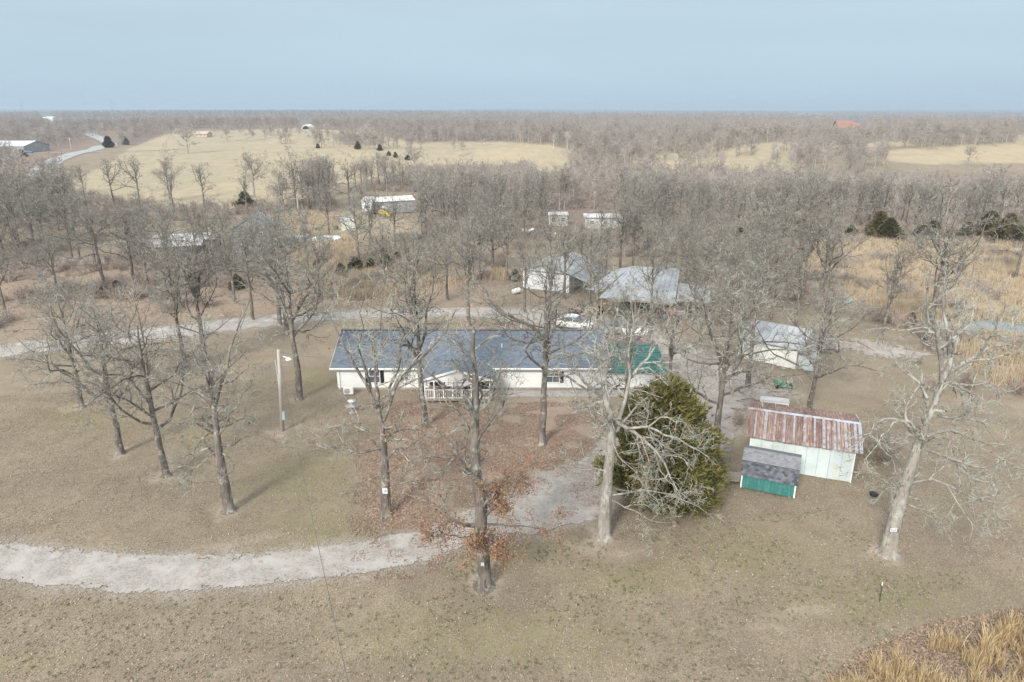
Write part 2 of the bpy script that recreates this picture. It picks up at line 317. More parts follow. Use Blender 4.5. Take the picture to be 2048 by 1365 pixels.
def ground_material():
    m = bpy.data.materials.new('ground'); m.use_nodes = True; t = m.node_tree; N = t.nodes; L = t.links
    b = N['Principled BSDF']; b.inputs['Roughness'].default_value = 1; b.inputs['Specular IOR Level'].default_value = .1
    geo = N.new('ShaderNodeNewGeometry'); pos = geo.outputs['Position']
    def noise(s, d=5, r=.6, st=None):
        n = N.new('ShaderNodeTexNoise'); n.inputs['Scale'].default_value = s; n.inputs['Detail'].default_value = d; n.inputs['Roughness'].default_value = r
        if st:
            mpn = N.new('ShaderNodeMapping'); mpn.inputs['Scale'].default_value = st; L.new(pos, mpn.inputs[0]); L.new(mpn.outputs[0], n.inputs['Vector'])
        else: L.new(pos, n.inputs['Vector'])
        return n.outputs[0]
    def rng_(x, lo, hi, a=0.0, c=1.0):
        n = N.new('ShaderNodeMapRange'); L.new(x, n.inputs[0]); n.inputs[1].default_value = lo; n.inputs[2].default_value = hi; n.inputs[3].default_value = a; n.inputs[4].default_value = c; return n.outputs[0]
    def mix(f, a, c):
        n = N.new('ShaderNodeMixRGB')
        if hasattr(f, 'type'): L.new(f, n.inputs[0])
        else: n.inputs[0].default_value = f
        for i, x in ((1, a), (2, c)):
            if hasattr(x, 'type'): L.new(x, n.inputs[i])
            else: n.inputs[i].default_value = (*x, 1)
        return n.outputs[0]
    def mul(a, c):
        n = N.new('ShaderNodeMath'); n.operation = 'MULTIPLY'
        for i, x in ((0, a), (1, c)):
            if hasattr(x, 'type'): L.new(x, n.inputs[i])
            else: n.inputs[i].default_value = x
        return n.outputs[0]
    def attr(nm):
        n = N.new('ShaderNodeAttribute'); n.attribute_name = nm; s_ = N.new('ShaderNodeSeparateColor'); L.new(n.outputs['Color'], s_.inputs[0]); return s_.outputs[0], s_.outputs[1], s_.outputs[2]
    lit, straw, past = attr('zone_a'); pale, forest, green = attr('zone_b'); rough, grv, _ = attr('zone_c')
    fine = noise(11, 6, .75); med = noise(1.3, 5, .65); big = noise(.16, 4, .55)
    lawn = mix(rng_(big, .40, .60), (.375, .305, .215), (.24, .195, .15))
    lawn = mix(rng_(noise(.07, 3, .6), .45, .6, 0, .6), lawn, (.27, .235, .165))
    lawn = mix(rng_(med, .38, .62, 0, .75), lawn, (.32, .27, .21))
    lawn = mix(rng_(noise(.55, 4, .6), .44, .62, 0, .45), lawn, (.215, .17, .125))
    lawn = mix(rng_(fine, .45, .60, 0, .8), lawn, (.165, .125, .092))
    lawn = mix(rng_(noise(4.5, 5, .75), .54, .66, 0, .6), lawn, (.38, .32, .25))
    lawn = mix(rng_(noise(19, 4, .8), .58, .70, 0, .8), lawn, (.44, .37, .28))
    gr = mul(rng_(noise(2.6, 5, .7), .42, .58), rng_(green, .05, .9, .10, .75))
    lawn = mix(gr, lawn, (.235, .22, .105))
    litc = mix(rng_(noise(9, 5, .75), .38, .62), (.29, .215, .165), (.37, .285, .22))
    litc = mix(rng_(noise(14, 4, .8), .55, .66), litc, (.19, .145, .12))
    c = mix(mul(lit, rng_(noise(.9, 5, .7), .32, .55, .15, .85)), lawn, litc)
    strc = mix(rng_(noise(2.2, 5, .7, (1, .6, 1)), .38, .6), (.43, .345, .235), (.31, .25, .19))
    c = mix(mul(straw, rng_(noise(.35, 5, .7), .34, .52, .2, 1)), c, strc)
    pc = mix(rng_(noise(.022, 4, .6), .35, .65), (.41, .335, .225), (.34, .285, .205))
    pc = mix(rng_(noise(.009, 3, .5), .42, .62), pc, (.33, .285, .205))
    pc = mix(rng_(noise(.05, 5, .7, (.35, 1, 1)), .52, .7, 0, .5), pc, (.25, .225, .16))
    pc = mix(rng_(noise(.25, 6, .7, (1, .4, 1)), .42, .66, 0, .6), pc, (.47, .38, .25))
    c = mix(past, c, pc)
    fc = mix(rng_(noise(.5, 6, .7), .36, .62), (.20, .155, .125), (.28, .215, .17))
    farw = mix(rng_(noise(.012, 7, .7), .40, .60), (.15, .135, .12), (.20, .175, .15))
    farw = mix(rng_(noise(.006, 4, .6, (1, .5, 1)), .63, .66), farw, (.42, .36, .25))
    dn = N.new('ShaderNodeVectorMath'); dn.operation = 'LENGTH'; L.new(pos, dn.inputs[0])
    fc = mix(rng_(dn.outputs['Value'], 1300, 2200), fc, farw)
    c = mix(forest, c, fc)
    c = mix(rough, c, mix(rng_(noise(8, 5, .8), .42, .6), (.30, .235, .19), (.20, .15, .12)))
    c = mix(mul(pale, rng_(noise(3, 5, .7), .3, .6, .3, 1)), c, (.42, .35, .275))
    c = mix(mul(grv, rng_(noise(6, 6, .8), .42, .56)), c, (.38, .35, .315))
    hs = N.new('ShaderNodeHueSaturation'); L.new(c, hs.inputs['Color']); hs.inputs['Saturation'].default_value = 1.0; c = hs.outputs[0]; L.new(c, b.inputs['Base Color'])
    bp = N.new('ShaderNodeBump'); bp.inputs['Strength'].default_value = .9; bp.inputs['Distance'].default_value = .06; L.new(noise(7, 6, .8), bp.inputs['Height']); L.new(bp.outputs[0], b.inputs['Normal'])
    return m
M_ground = ground_material()
gm = g.mesh('ground', M_ground, True)
for nm, ch in (('zone_a', (z_lit, z_straw, z_past)), ('zone_b', (z_pale, z_for, z_green)), ('zone_c', (z_rough, z_grav, z_rough))):
    at = gm.color_attributes.new(nm, 'FLOAT_COLOR', 'POINT')
    at.data.foreach_set('color', np.stack([*(c.ravel() for c in ch), np.ones(NR * NA)], -1).astype(np.float32).ravel())
go = bpy.data.objects.new('ground', gm); COL.objects.link(go); tag(go, kind='structure')

# ------------------------------------------------------------------ gravel drive and yard
def gz(x, y): return terrain(x, y)
M_gravel = mat('gravel', (.37, .34, .31), 1, [(9, .45, .62, (.26, .235, .21), 6), (.7, .46, .62, (.42, .395, .365), 5), (1.6, .56, .68, (.33, .27, .215), 6)], (16, .8, .03), coord='Object')
M_gravel_y = mat('yard_gravel', (.37, .325, .29), 1, [(9, .45, .62, (.28, .24, .215), 6), (.5, .46, .62, (.42, .38, .35), 5), (1.2, .56, .68, (.31, .235, .19), 6)], (16, .8, .03))
M_dirt = mat('pale_dirt', (.38, .33, .27), 1, [(6, .45, .62, (.28, .235, .19), 6), (.8, .52, .66, (.30, .24, .18), 5)], (12, .8, .03))
M_asph = mat('asphalt', (.33, .33, .335), .9, [(.3, .4, .6, (.38, .38, .38), 5)])
def patch(name, m, poly_px, cell, amp=.5, bald=.62, lift=.03, thin=None, ns=1.2):
    pts = [P(a, b) for a, b in poly_px]; poly = [(p.x, p.y) for p in pts]
    x0, x1 = min(p[0] for p in poly) - 1, max(p[0] for p in poly) + 1; y0, y1 = min(p[1] for p in poly) - 1, max(p[1] for p in poly) + 1
    xs = np.arange(x0, x1, cell); ys = np.arange(y0, y1, cell); X, Y = np.meshgrid(xs, ys)
    xc, yc = X + cell / 2, Y + cell / 2
    s_ = sdist(xc, yc, poly) + amp * (vnoise(xc, yc, ns) - .5) * 2 + amp * .7 * (vnoise(xc + 31, yc, ns * .33) - .5) * 2 + amp * .9 * (rng.random(xc.shape) - .5)
    keep = (s_ < 0) & ~((vnoise(xc, yc, .9) * .6 + vnoise(xc + 7, yc + 3, .25) * .4 > bald) & (s_ > -2.2 * amp - (thin or 0)))
    n_ = (len(ys), len(xs)); vid = -np.ones((n_[0] + 1, n_[1] + 1), int)
    kk = np.argwhere(keep); use = np.zeros(vid.shape, bool)
    for dy in (0, 1):
        for dx in (0, 1): use[kk[:, 0] + dy, kk[:, 1] + dx] = True
    vid[use] = np.arange(use.sum()); yy, xx = np.nonzero(use)
    vx = x0 + xx * cell + (rng.random(len(xx)) - .5) * cell * .7; vy = y0 + yy * cell + (rng.random(len(xx)) - .5) * cell * .7
    near_ = np.exp(-(np.hypot(vx, vy) / 70) ** 2)
    vz = terrain(vx, vy) + lift + near_ * (.04 * (vnoise(vx, vy, 1.1) - .5) + .03 * (vnoise(vx + 9, vy, .45) - .5)) + .012 * rng.random(len(vx))
    qq = np.stack([vid[kk[:, 0], kk[:, 1]], vid[kk[:, 0], kk[:, 1] + 1], vid[kk[:, 0] + 1, kk[:, 1] + 1], vid[kk[:, 0] + 1, kk[:, 1]]], -1)
    gg = G(); gg.add(np.stack([vx, vy, vz], -1), qq); return tag(gg.build(name, m, smooth=True), kind='structure')
patch('gravel_driveway', M_gravel, LOW_T + LOW_B, .085, .17, .66, ns=1.5)
patch('upper_driveway', M_gravel, UP_T + UP_B, .16, .32, .66)
patch('gravel_yard', M_gravel_y, YARD, .16, .55, .70, lift=.05)
patch('gravel_spur', M_gravel_y, [(1600, 672), (1700, 676), (1780, 690), (1860, 708), (1840, 722), (1760, 715), (1700, 700), (1620, 700)], .2, .7, .60)
patch('dirt_lane', M_dirt, [(-300, 545), (0, 528), (100, 518), (190, 515), (300, 518), (300, 522), (190, 530), (100, 533), (0, 540), (-300, 562)], .3, .4, .7)
patch('farm_track', M_dirt, [(-200, 512), (0, 500), (150, 486), (260, 480), (300, 478), (300, 484), (260, 487), (150, 495), (0, 508), (-200, 524)], .35, .4, .7)
patch('pale_clearing', M_dirt, [(590, 484), (660, 472), (720, 476), (700, 492), (620, 496)], .3, .8, .6)
def strip(name, m, ctr, w, lift=.25, kind='structure', label=None):
    c = np.array([P(a, b)[:2] for a, b in ctr]); pts = []
    for i in range(len(c) - 1):
        for k in range(8): pts.append(c[i] + (c[i + 1] - c[i]) * k / 8)
    pts.append(c[-1]); c = np.array(pts); t = np.gradient(c, axis=0); t /= np.linalg.norm(t, axis=1, keepdims=True); n = np.stack([-t[:, 1], t[:, 0]], 1)
    v = []
    for s_ in (-1, -.5, .0, .5, 1):
        p = c + n * w / 2 * s_; v.append(np.column_stack([p, terrain(p[:, 0], p[:, 1]) + lift]))
    v = np.array(v).transpose(1, 0, 2); n_ = len(c); ii = np.arange(n_ * 5).reshape(n_, 5)
    gg = G(); gg.add(v.reshape(-1, 3), np.stack([ii[:-1, :-1], ii[:-1, 1:], ii[1:, 1:], ii[1:, :-1]], -1).reshape(-1, 4)); return tag(gg.build(name, m, smooth=True), kind=kind)
strip('country_road', M_asph, [(40, 368), (80, 342), (110, 322), (150, 308), (190, 300), (225, 291)], 8.5, .15)
strip('country_road', M_asph, [(225, 291), (212, 283), (190, 274), (176, 268)], 10, .4)
strip('farm_lane', M_dirt, [(-80, 309), (60, 308), (170, 305), (260, 303), (330, 301), (370, 298)], 3.6, .12)
# pond on the right
pp = [(1915, 655), (1935, 644), (1975, 641), (2010, 645), (2060, 652), (2200, 655), (2200, 676), (2040, 672), (1990, 672), (1950, 668)]
M_water = mat('pond_water', (.20, .24, .28), .12, [(.5, .4, .6, (.26, .29, .31), 3)], (2.5, .15, .03), spec=.6)
patch('pond_water', M_water, pp, .25, .3, 2.0, lift=.035)

# ------------------------------------------------------------------ bare trees
def unit(v): return v / (np.linalg.norm(v, axis=-1, keepdims=True) + 1e-9)
def grow(pos, d, length, K, wander, up, r):
    N = len(pos); Pn = np.empty((N, K, 3)); Pn[:, 0] = pos; d = unit(d); st = (length / (K - 1))[:, None]
    for k in range(1, K):
        d = unit(d + wander * r.normal(size=(N, 3)) + np.array([0, 0, up])); Pn[:, k] = Pn[:, k - 1] + d * st
    return Pn
def interp(Pn, R, bi, t):
    K = Pn.shape[1]; f = t * (K - 1); i = np.minimum(f.astype(int), K - 2); f = f - i
    p = Pn[bi, i] * (1 - f)[:, None] + Pn[bi, i + 1] * f[:, None]; tg = unit(Pn[bi, i + 1] - Pn[bi, i]); rr = R[bi, i] * (1 - f) + R[bi, i + 1] * f
    return p, tg, rr
def spawn(Pn, R, m, t0, t1, ang, lenr, rad, K, wander, up, r, lo=.35, absl=None, taper=.25):
    N = Pn.shape[0]
    if N == 0 or m <= 0: return np.zeros((0, K, 3)), np.zeros((0, K))
    mi = int(m); bi = np.repeat(np.arange(N), mi); j = np.tile(np.arange(mi), N)
    t = t0 + (t1 - t0) * (j + r.random(len(j))) / mi
    p, tg, rr = interp(Pn, R, bi, t)
    rv = r.normal(size=(len(bi), 3)); pr = unit(rv - (rv * tg).sum(1, keepdims=True) * tg)
    a = np.radians(ang[0] + (ang[1] - ang[0]) * r.random(len(bi)))[:, None]
    d = tg * np.cos(a) + pr * np.sin(a)
    L = np.linalg.norm(np.diff(Pn, axis=1), axis=2).sum(1)[bi] if absl is None else np.full(len(bi), absl)
    ln = L * lenr * (1 - (1 - lo) * t) * (.65 + .7 * r.random(len(bi)))
    C = grow(p, d, ln, K, wander, up, r)
    rad0 = np.minimum(rr * rad, rr * .9); prof = np.linspace(1, taper, K)[None]
    return C, np.maximum(rad0[:, None] * prof, .0028)
def resample(pts, K):
    pts = np.array([tuple(p) for p in pts], float); s_ = np.concatenate([[0], np.cumsum(np.linalg.norm(np.diff(pts, axis=0), axis=1))]); u = np.linspace(0, s_[-1], K)
    return np.stack([np.interp(u, s_, pts[:, i]) for i in range(3)], 1)
LODS = {0: dict(br=8, sub=5, tw=5, fine=2, S=(9, 6, 5, 4, 3), rt=.0105, rf=.0055),
        1: dict(br=7, sub=5, tw=4, fine=1, S=(7, 5, 4, 3, 3), rt=.014, rf=.008),
        2: dict(br=7, sub=5, tw=4, fine=0, S=(6, 4, 3, 3, 3), rt=.022, rf=0),
        3: dict(br=5, sub=9, tw=0, fine=0, S=(4, 3, 3, 3, 3), rt=.04, rf=0)}
def tree_geo(seed, H, spread=.36, cb=.35, nl=13, fork=3, lod=1, r0=None, trunk=None, limbs=None, wob=.035, droop=.02, dens=1.0, upw=.06):
    r = np.random.default_rng(seed); L = LODS[lod]; r0 = r0 or .0195 * H
    if trunk is None:
        K = 11; z = np.linspace(0, H * .86, K); w = np.cumsum(r.normal(0, wob, (K, 2)), 0) * H * .12
        tr = np.column_stack([w - w[0], z])
    else: K = 13; tr = resample(trunk, K)
    u = np.linspace(0, 1, K); rt = r0 * ((1 - u) ** .75 * .86 + .13)
    if fork and trunk is None: rt = r0 * np.where(u < .5, 1 - .45 * u / .5, .55 * (1 - (u - .5) / .5) ** .9 + .04)
    rt[0] *= 1.7; rt = np.maximum(rt, .02)
    # finer base for the root flare
    tr2 = np.vstack([tr[:1], tr[:1] + (tr[1:2] - tr[:1]) * .22, tr[1:]]); rt2 = np.concatenate([[rt[0]], [rt[1] * 1.1], rt[1:]])
    T = G(); T.tubes(tr2, rt2, L['S'][0] + 3 if lod == 0 else L['S'][0])
    tp, tR = tr[None], rt[None]
    groups = []
    if limbs is None:
        a, ar = spawn(tp, tR, nl, cb, .97, (38, 84), spread / .86 * 1.15, .56, 9, .23 if lod < 2 else .16, upw, r, lo=.42)
        groups.append((a, ar))
        if fork:
            b, br = spawn(tp, tR, fork, .42, .68, (20, 42), .52, .80, 9, .14, .05, r, lo=.8); groups.append((b, br))
    else:
        Ks = 9; A = np.array([resample(l[0], Ks) for l in limbs]); j = r.normal(size=A.shape) * .10; j[:, 0] = 0; A = A + j * np.linspace(0, 1, Ks)[None, :, None]
        AR = np.array([l[1] * .84 * np.linspace(1, .18, Ks) for l in limbs]); groups.append((A, AR))
        if nl:
            a, ar = spawn(tp, tR, nl, cb, .95, (35, 80), spread / .86, .42, 9, .16, upw, r, lo=.5); groups.append((a, ar))
    C = G(); allp = np.concatenate([x[0] if x[0].shape[1] == groups[0][0].shape[1] else np.array([resample(l, groups[0][0].shape[1]) for l in x[0]]) for x in groups]); allr = np.concatenate([x[1] if x[1].shape[1] == groups[0][1].shape[1] else np.array([np.interp(np.linspace(0, 1, groups[0][1].shape[1]), np.linspace(0, 1, x[1].shape[1]), l) for l in x[1]]) for x in groups])
    T.tubes(allp, allr, L['S'][1])
    top = np.array([resample(tr[int(K * .6):], allp.shape[1])]); topr = np.array([np.interp(np.linspace(0, 1, allr.shape[1]), np.linspace(0, 1, K - int(K * .6)), rt[int(K * .6):])])
    bp, bR = np.concatenate([allp, top]), np.concatenate([allr, topr])
    br, brr = spawn(bp, bR, L['br'] * dens, .12, .99, (28, 75), .50, .60, 7, .27, .03, r, lo=.55)
    C.tubes(br, brr, L['S'][2])
    if lod == 3:
        sb, sbr = spawn(br, np.full(br.shape[:2], L['rt']), L['sub'], .05, 1, (20, 80), .5, 1, 3, .2, .03, r, lo=.6, taper=.4); C.tubes(sb, sbr, 3, spike=True); leafp = sb
    else:
        sb, sbr = spawn(br, brr, L['sub'], .12, 1, (28, 75), .52, .62, 5, .30, .02, r, lo=.5); sbr = np.maximum(sbr, L['rt']); C.tubes(sb, sbr, L['S'][3])
        tw, twr = spawn(sb, sbr, L['tw'], .1, 1, (25, 75), .55, .8, 4, .28, .02, r, lo=.55, taper=.5); twr = np.maximum(np.minimum(twr, L['rt'] * 1.3), L['rt'] * .6); C.tubes(tw, twr, 3, spike=True); leafp = tw
        if L['fine']:
            fn, fr = spawn(tw, twr, L['fine'], .2, 1, (25, 70), .55, 1, 3, .25, .02, r, lo=.7, taper=.5); C.tubes(fn, np.full_like(fr, L['rf']), 3, spike=True)
    return T, C, leafp
def plant(name, T, C, mt, mc, label, cat, loc, rz=0, sc=1.0, group=None):
    root = thing(name, label, cat, loc, rz, group); root.scale = (sc, sc, sc)
    inst('trunk', T, root); inst('crown', C, root)
    return root
def mk(geo, mt, mc, nm):
    T, C, lp = geo; return T.mesh(nm + '_trunk', mt, True), C.mesh(nm + '_crown', mc, False)
# ------------------------------------------------------------------ the yard trees that can be told apart, limb by limb
def limbset(base, specs, r):
    B = P(*base); out = []
    for pts, dy, rad in specs:
        n = len(pts); o = []
        for i, (a, b) in enumerate(pts): o.append(Q(a, b, B.y + dy[0] + (dy[1] - dy[0]) * i / (n - 1)) - np.array((B.x, B.y, 0)))
        out.append((o, rad))
    return out
def custom(name, label, base, trunk, specs, r0, seed, mt, mc, cat='tree', nl=4, dens=.8, cb=.3, spread=.25, tdy=0.0):
    B = P(*base); zb = float(terrain(B.x, B.y))
    tr = [np.array((0, 0, zb - .05))] + [Q(a, b, B.y + tdy * (i + 1) / len(trunk)) - np.array((B.x, B.y, 0)) for i, (a, b) in enumerate(trunk)]
    T, C, lp = tree_geo(seed, 15, spread=spread, cb=cb, nl=nl, lod=0, r0=r0, trunk=tr, limbs=limbset(base, specs, None), dens=dens)
    root = thing(name, label, cat, (B.x, B.y, 0))
    T.build('trunk', mt, root, True); C.build('crown', mc, root, False)
    return root, lp, B
t2, lp2, B2 = custom('oak_tree', 'massive pale lichen-covered oak with twisted arching limbs and a white sign on its trunk', (1775, 1107),
    [(1785, 1060), (1795, 1019), (1817, 951), (1838, 883), (1851, 849), (1872, 802), (1885, 765)],
    [([(1872, 802), (1880, 768), (1897, 743), (1923, 730), (1953, 717), (1991, 692), (2025, 687)], (0, 3), .21),
     ([(1885, 760), (1900, 730), (1903, 700), (1897, 675), (1893, 645), (1885, 600), (1890, 540)], (0, 1), .19),
     ([(1883, 764), (1883, 721), (1876, 683), (1878, 666), (1858, 648), (1850, 600), (1862, 540)], (0, -2), .15),
     ([(1827, 870), (1812, 845), (1783, 836), (1753, 845), (1738, 864), (1715, 887), (1702, 900)], (0, -1.5), .13),
     ([(1738, 864), (1749, 879), (1764, 896), (1787, 921), (1800, 951)], (-1, -1.6), .06),
     ([(1851, 874), (1876, 864), (1906, 860), (1940, 874), (1965, 883), (1995, 896), (2021, 900)], (0, 2), .13),
     ([(1855, 900), (1889, 913), (1923, 925), (1957, 938), (2004, 930), (2046, 934)], (0, -3), .12),
     ([(1855, 815), (1846, 794), (1812, 794), (1774, 806)], (0, 2), .08),
     ([(1855, 798), (1842, 768), (1817, 747), (1800, 738), (1787, 720), (1780, 690)], (0, 3), .11),
     ([(1876, 832), (1919, 840), (1961, 840), (1978, 862), (2000, 891)], (0, 1), .09),
     ([(1812, 968), (1838, 964), (1855, 955), (1893, 968), (1931, 989), (1974, 1006), (2025, 1006), (2046, 990)], (0, -2.5), .10),
     ([(1812, 972), (1791, 972), (1761, 955), (1727, 938)], (0, -2), .07),
     ([(1808, 1006), (1838, 1019), (1863, 1023), (1889, 1049), (1893, 1061)], (0, -1), .06),
     ([(1906, 768), (1940, 772), (1974, 768), (2008, 781), (2048, 777)], (.5, -2), .09),
     ([(1914, 772), (1940, 785), (1965, 802), (1995, 815)], (0, -3), .07),
     ([(1991, 692), (2020, 660), (2050, 600)], (3, 4), .08), ([(1953, 717), (1985, 670), (2010, 610)], (2, 0), .09), ([(1900, 700), (1930, 640), (1955, 580)], (1, 4), .09),
     ([(2004, 930), (1995, 975), (1985, 1020), (2005, 1060)], (-3, -3.4), .05), ([(1931, 989), (1950, 1040), (1965, 1085)], (-1.5, -2), .04)],
    .46, 21, M_bark_pale, M_limb_pale, nl=3, dens=.9)
t1, lp1, B1 = custom('oak_tree', 'bare oak in the front centre with rust-brown dead leaves on its lower limbs', (968, 1173),
    [(967, 1120), (961, 1065), (963, 1014), (956, 971), (948, 912), (950, 878), (950, 827), (952, 780), (950, 746), (945, 700), (948, 655)],
    [([(961, 980), (939, 946), (916, 916), (882, 908), (852, 916), (822, 937)], (0, -1.5), .14), ([(944, 878), (929, 844), (916, 823), (895, 801), (886, 789), (860, 760)], (0, 1.5), .11),
     ([(952, 886), (967, 865), (980, 844), (1001, 818), (1010, 797), (1025, 770)], (0, -1), .09), ([(950, 1052), (920, 1048), (895, 1035), (873, 1014), (844, 1001), (818, 976), (800, 950)], (0, 1.2), .13),
     ([(967, 1035), (984, 1018), (1005, 1001), (1026, 991)], (0, -1), .11), ([(971, 1048), (1018, 1052), (1069, 1056), (1111, 1048)], (0, .8), .07),
     ([(950, 827), (963, 793), (958, 767), (984, 738), (1000, 700)], (0, 1.5), .09), ([(950, 746), (941, 716), (924, 704), (905, 670)], (0, -1), .06), ([(940, 950), (900, 935), (868, 960), (830, 960), (790, 985)], (-.5, -2.5), .07),
     ([(961, 1060), (930, 1075), (890, 1070), (850, 1085)], (0, -2), .05), ([(967, 1060), (990, 1090), (1000, 1120)], (0, -2), .04), ([(955, 1000), (985, 975), (1030, 960), (1070, 930)], (0, 2.5), .07), ([(963, 1070), (960, 1090), (940, 1110)], (0, -2), .04)],
    .40, 22, M_bark, M_limb, nl=4, dens=.75)
t3, lp3, B3 = custom('oak_tree', 'pale crooked oak whose lowest limbs sweep over the big green cedar', (1207, 1073),
    [(1211, 1015), (1217, 936), (1224, 876), (1223, 853), (1219, 821), (1209, 797), (1207, 750), (1213, 726), (1230, 694)],
    [([(1223, 837), (1250, 853), (1282, 876), (1314, 904), (1337, 936), (1345, 971), (1377, 999)], (0, -3.5), .15), ([(1254, 857), (1298, 853), (1337, 872), (1377, 892), (1416, 908)], (-.8, -3), .10),
     ([(1207, 797), (1183, 817), (1136, 809), (1108, 793)], (0, 1.5), .10), ([(1219, 861), (1191, 833), (1185, 819)], (0, -1), .09), ([(1205, 797), (1179, 774), (1159, 758), (1140, 714), (1124, 694)], (0, -1.5), .12),
     ([(1238, 837), (1250, 805), (1258, 758), (1252, 730), (1258, 690), (1266, 659), (1262, 600)], (0, 1), .15), ([(1258, 758), (1286, 726), (1306, 702), (1322, 679), (1337, 639)], (.5, 2.5), .12),
     ([(1252, 730), (1238, 698), (1234, 667), (1219, 631)], (.6, -1), .09), ([(1223, 991), (1258, 987), (1290, 979), (1353, 995), (1393, 1007), (1420, 1030)], (0, -3), .07), ([(1219, 944), (1195, 940), (1159, 940), (1136, 916), (1115, 905)], (0, -1), .07),
     ([(1222, 1000), (1262, 1020), (1300, 1040), (1345, 1052)], (0, -3.5), .05), ([(1230, 694), (1225, 650), (1240, 600), (1236, 560)], (0, .5), .08), ([(1207, 750), (1190, 700), (1196, 650), (1185, 610)], (0, 2), .09), ([(1282, 876), (1300, 930), (1290, 975), (1330, 1010)], (-1.3, -4), .06),
     ([(1298, 853), (1330, 830), (1370, 850), (1400, 880)], (-1.5, -2.4), .06), ([(1223, 880), (1240, 920), (1275, 945), (1300, 1000)], (0, -4), .06)],
    .40, 23, M_bark_pale, M_limb_pale, nl=3, dens=.9)
t4, lp4, B4 = custom('oak_tree', 'oak with a fanned fork of thick pale limbs and a small sign, before the house', (772, 1030),
    [(771, 985), (770, 936), (766, 876), (762, 841), (756, 800)],
    [([(762, 841), (746, 801), (731, 762), (707, 730), (687, 690), (671, 651), (651, 619), (645, 585)], (0, 1.5), .16), ([(758, 817), (754, 777), (748, 730), (744, 686), (758, 655), (762, 600)], (0, 0), .15),
     ([(768, 841), (786, 793), (798, 754), (822, 730), (845, 718), (885, 667), (901, 651), (915, 610)], (0, -1), .15), ([(742, 777), (731, 738), (715, 690), (727, 659), (720, 600)], (.5, -1.5), .10), ([(778, 777), (798, 738), (802, 690), (822, 655), (837, 611)], (0, 2), .10),
     ([(762, 896), (731, 904), (711, 906), (687, 888), (659, 892), (624, 900), (600, 908)], (0, -1.5), .11), ([(762, 868), (734, 860), (707, 845), (679, 856), (636, 880)], (0, .5), .09), ([(770, 920), (798, 896), (822, 892), (841, 876), (837, 864)], (0, -1), .10),
     ([(766, 880), (800, 860), (840, 856), (875, 890)], (0, 2.2), .07), ([(768, 940), (800, 950), (840, 980), (870, 990)], (0, -2), .06), ([(770, 950), (730, 960), (690, 985)], (0, 2), .05)],
    .36, 24, M_bark, M_limb_pale, nl=2, dens=.8)
t5, lp5, B5 = custom('oak_tree', 'wide bare oak left of the lamp pole with low drooping branches', (458, 1022),
    [(447, 956), (437, 901), (432, 853), (430, 820), (424, 790), (418, 745)],
    [([(430, 816), (443, 769), (454, 725), (458, 699), (468, 666), (490, 633), (500, 590)], (0, 1), .14), ([(425, 798), (410, 750), (395, 728), (373, 688), (348, 670)], (0, -1), .12), ([(421, 813), (384, 780), (355, 750), (322, 736)], (0, 1.5), .10),
     ([(417, 816), (366, 809), (322, 794), (300, 790)], (0, -1.5), .08), ([(436, 890), (403, 901), (366, 912), (337, 912)], (0, 1), .07), ([(428, 868), (395, 849), (355, 849), (322, 849)], (0, -1), .08), ([(439, 857), (465, 849), (490, 831), (520, 838)], (0, 2), .07),
     ([(439, 890), (461, 893), (498, 871), (534, 882), (560, 893)], (0, -1), .08), ([(441, 904), (468, 923), (472, 937), (447, 956), (410, 970), (373, 979)], (0, -1.5), .07), ([(424, 790), (424, 740), (405, 700), (410, 640)], (0, 2), .10), ([(440, 770), (470, 760), (500, 730), (530, 720)], (0, -2), .07),
     ([(430, 860), (400, 880), (380, 930), (350, 960)], (0, -2), .06), ([(437, 901), (400, 925), (340, 940), (290, 950)], (0, -1), .06), ([(430, 850), (470, 820), (480, 790), (510, 770)], (0, 1.5), .06)],
    .36, 25, M_bark, M_limb, nl=5, dens=.85)
# dead leaves that still hang on
def leaves_on(root, lp, n, seed, sel, size=.11):
    r = np.random.default_rng(seed); pts = lp[:, -1]; w = sel(pts); w = w / w.sum(); k = r.choice(len(pts), n, p=w); c = pts[k] + r.normal(0, .16, (n, 3))
    a = unit(r.normal(size=(n, 3))); b = unit(np.cross(a, r.normal(size=(n, 3)))); s_ = size * (.6 + .8 * r.random((n, 1)))
    v = np.stack([c - a * s_, c + b * s_ * .45, c + a * s_, c - b * s_ * .45], 1).reshape(-1, 3); q_ = np.arange(n * 4).reshape(-1, 4)
    g_ = G(); g_.add(v, q_); return g_.build('leaves', M_oakleaf, root)
leaves_on(t1, lp1, 7800, 1, lambda p: np.clip(8.0 - p[:, 2], 0.03, 3) ** 1.1 * np.exp(-np.hypot(p[:, 0], p[:, 1]) / 7), .066)
leaves_on(t4, lp4, 900, 2, lambda p: np.ones(len(p)), .08)
leaves_on(t3, lp3, 500, 3, lambda p: np.ones(len(p)), .09)

# ------------------------------------------------------------------ further yard trees from a few grown kinds
KIND0 = [mk(tree_geo(40 + i, 15, spread=sp, cb=cb, nl=nl, fork=fk, lod=0 if i < 3 else 1), M_bark, M_limb, 'oak%d' % i) for i, (sp, cb, nl, fk) in enumerate([(.58, .30, 15, 0), (.50, .36, 11, 3), (.54, .24, 17, 2), (.50, .38, 9, 4), (.44, .36, 11, 3), (.56, .28, 11, 4)])]
def height_for(base, top):
    B = P(*base); a, b, c = ray(*top); t = B.y / b; return CAM_H + c * t
placed = []
def yard(base, top, kind, rz, label, name='oak_tree', group=None, pale=False):
    B = P(*base); z = float(terrain(B.x, B.y)); h = height_for(base, (base[0], top)) - z
    T, C = KIND0[kind]; placed.append((B.x, B.y))
    return plant(name, T, C, None, None, label, 'tree', (B.x, B.y, z - .05), math.radians(rz), h / 15.2, group)
yard((333, 952), 590, 0, 10, 'tall bare oak second from the left in the front lawn row')
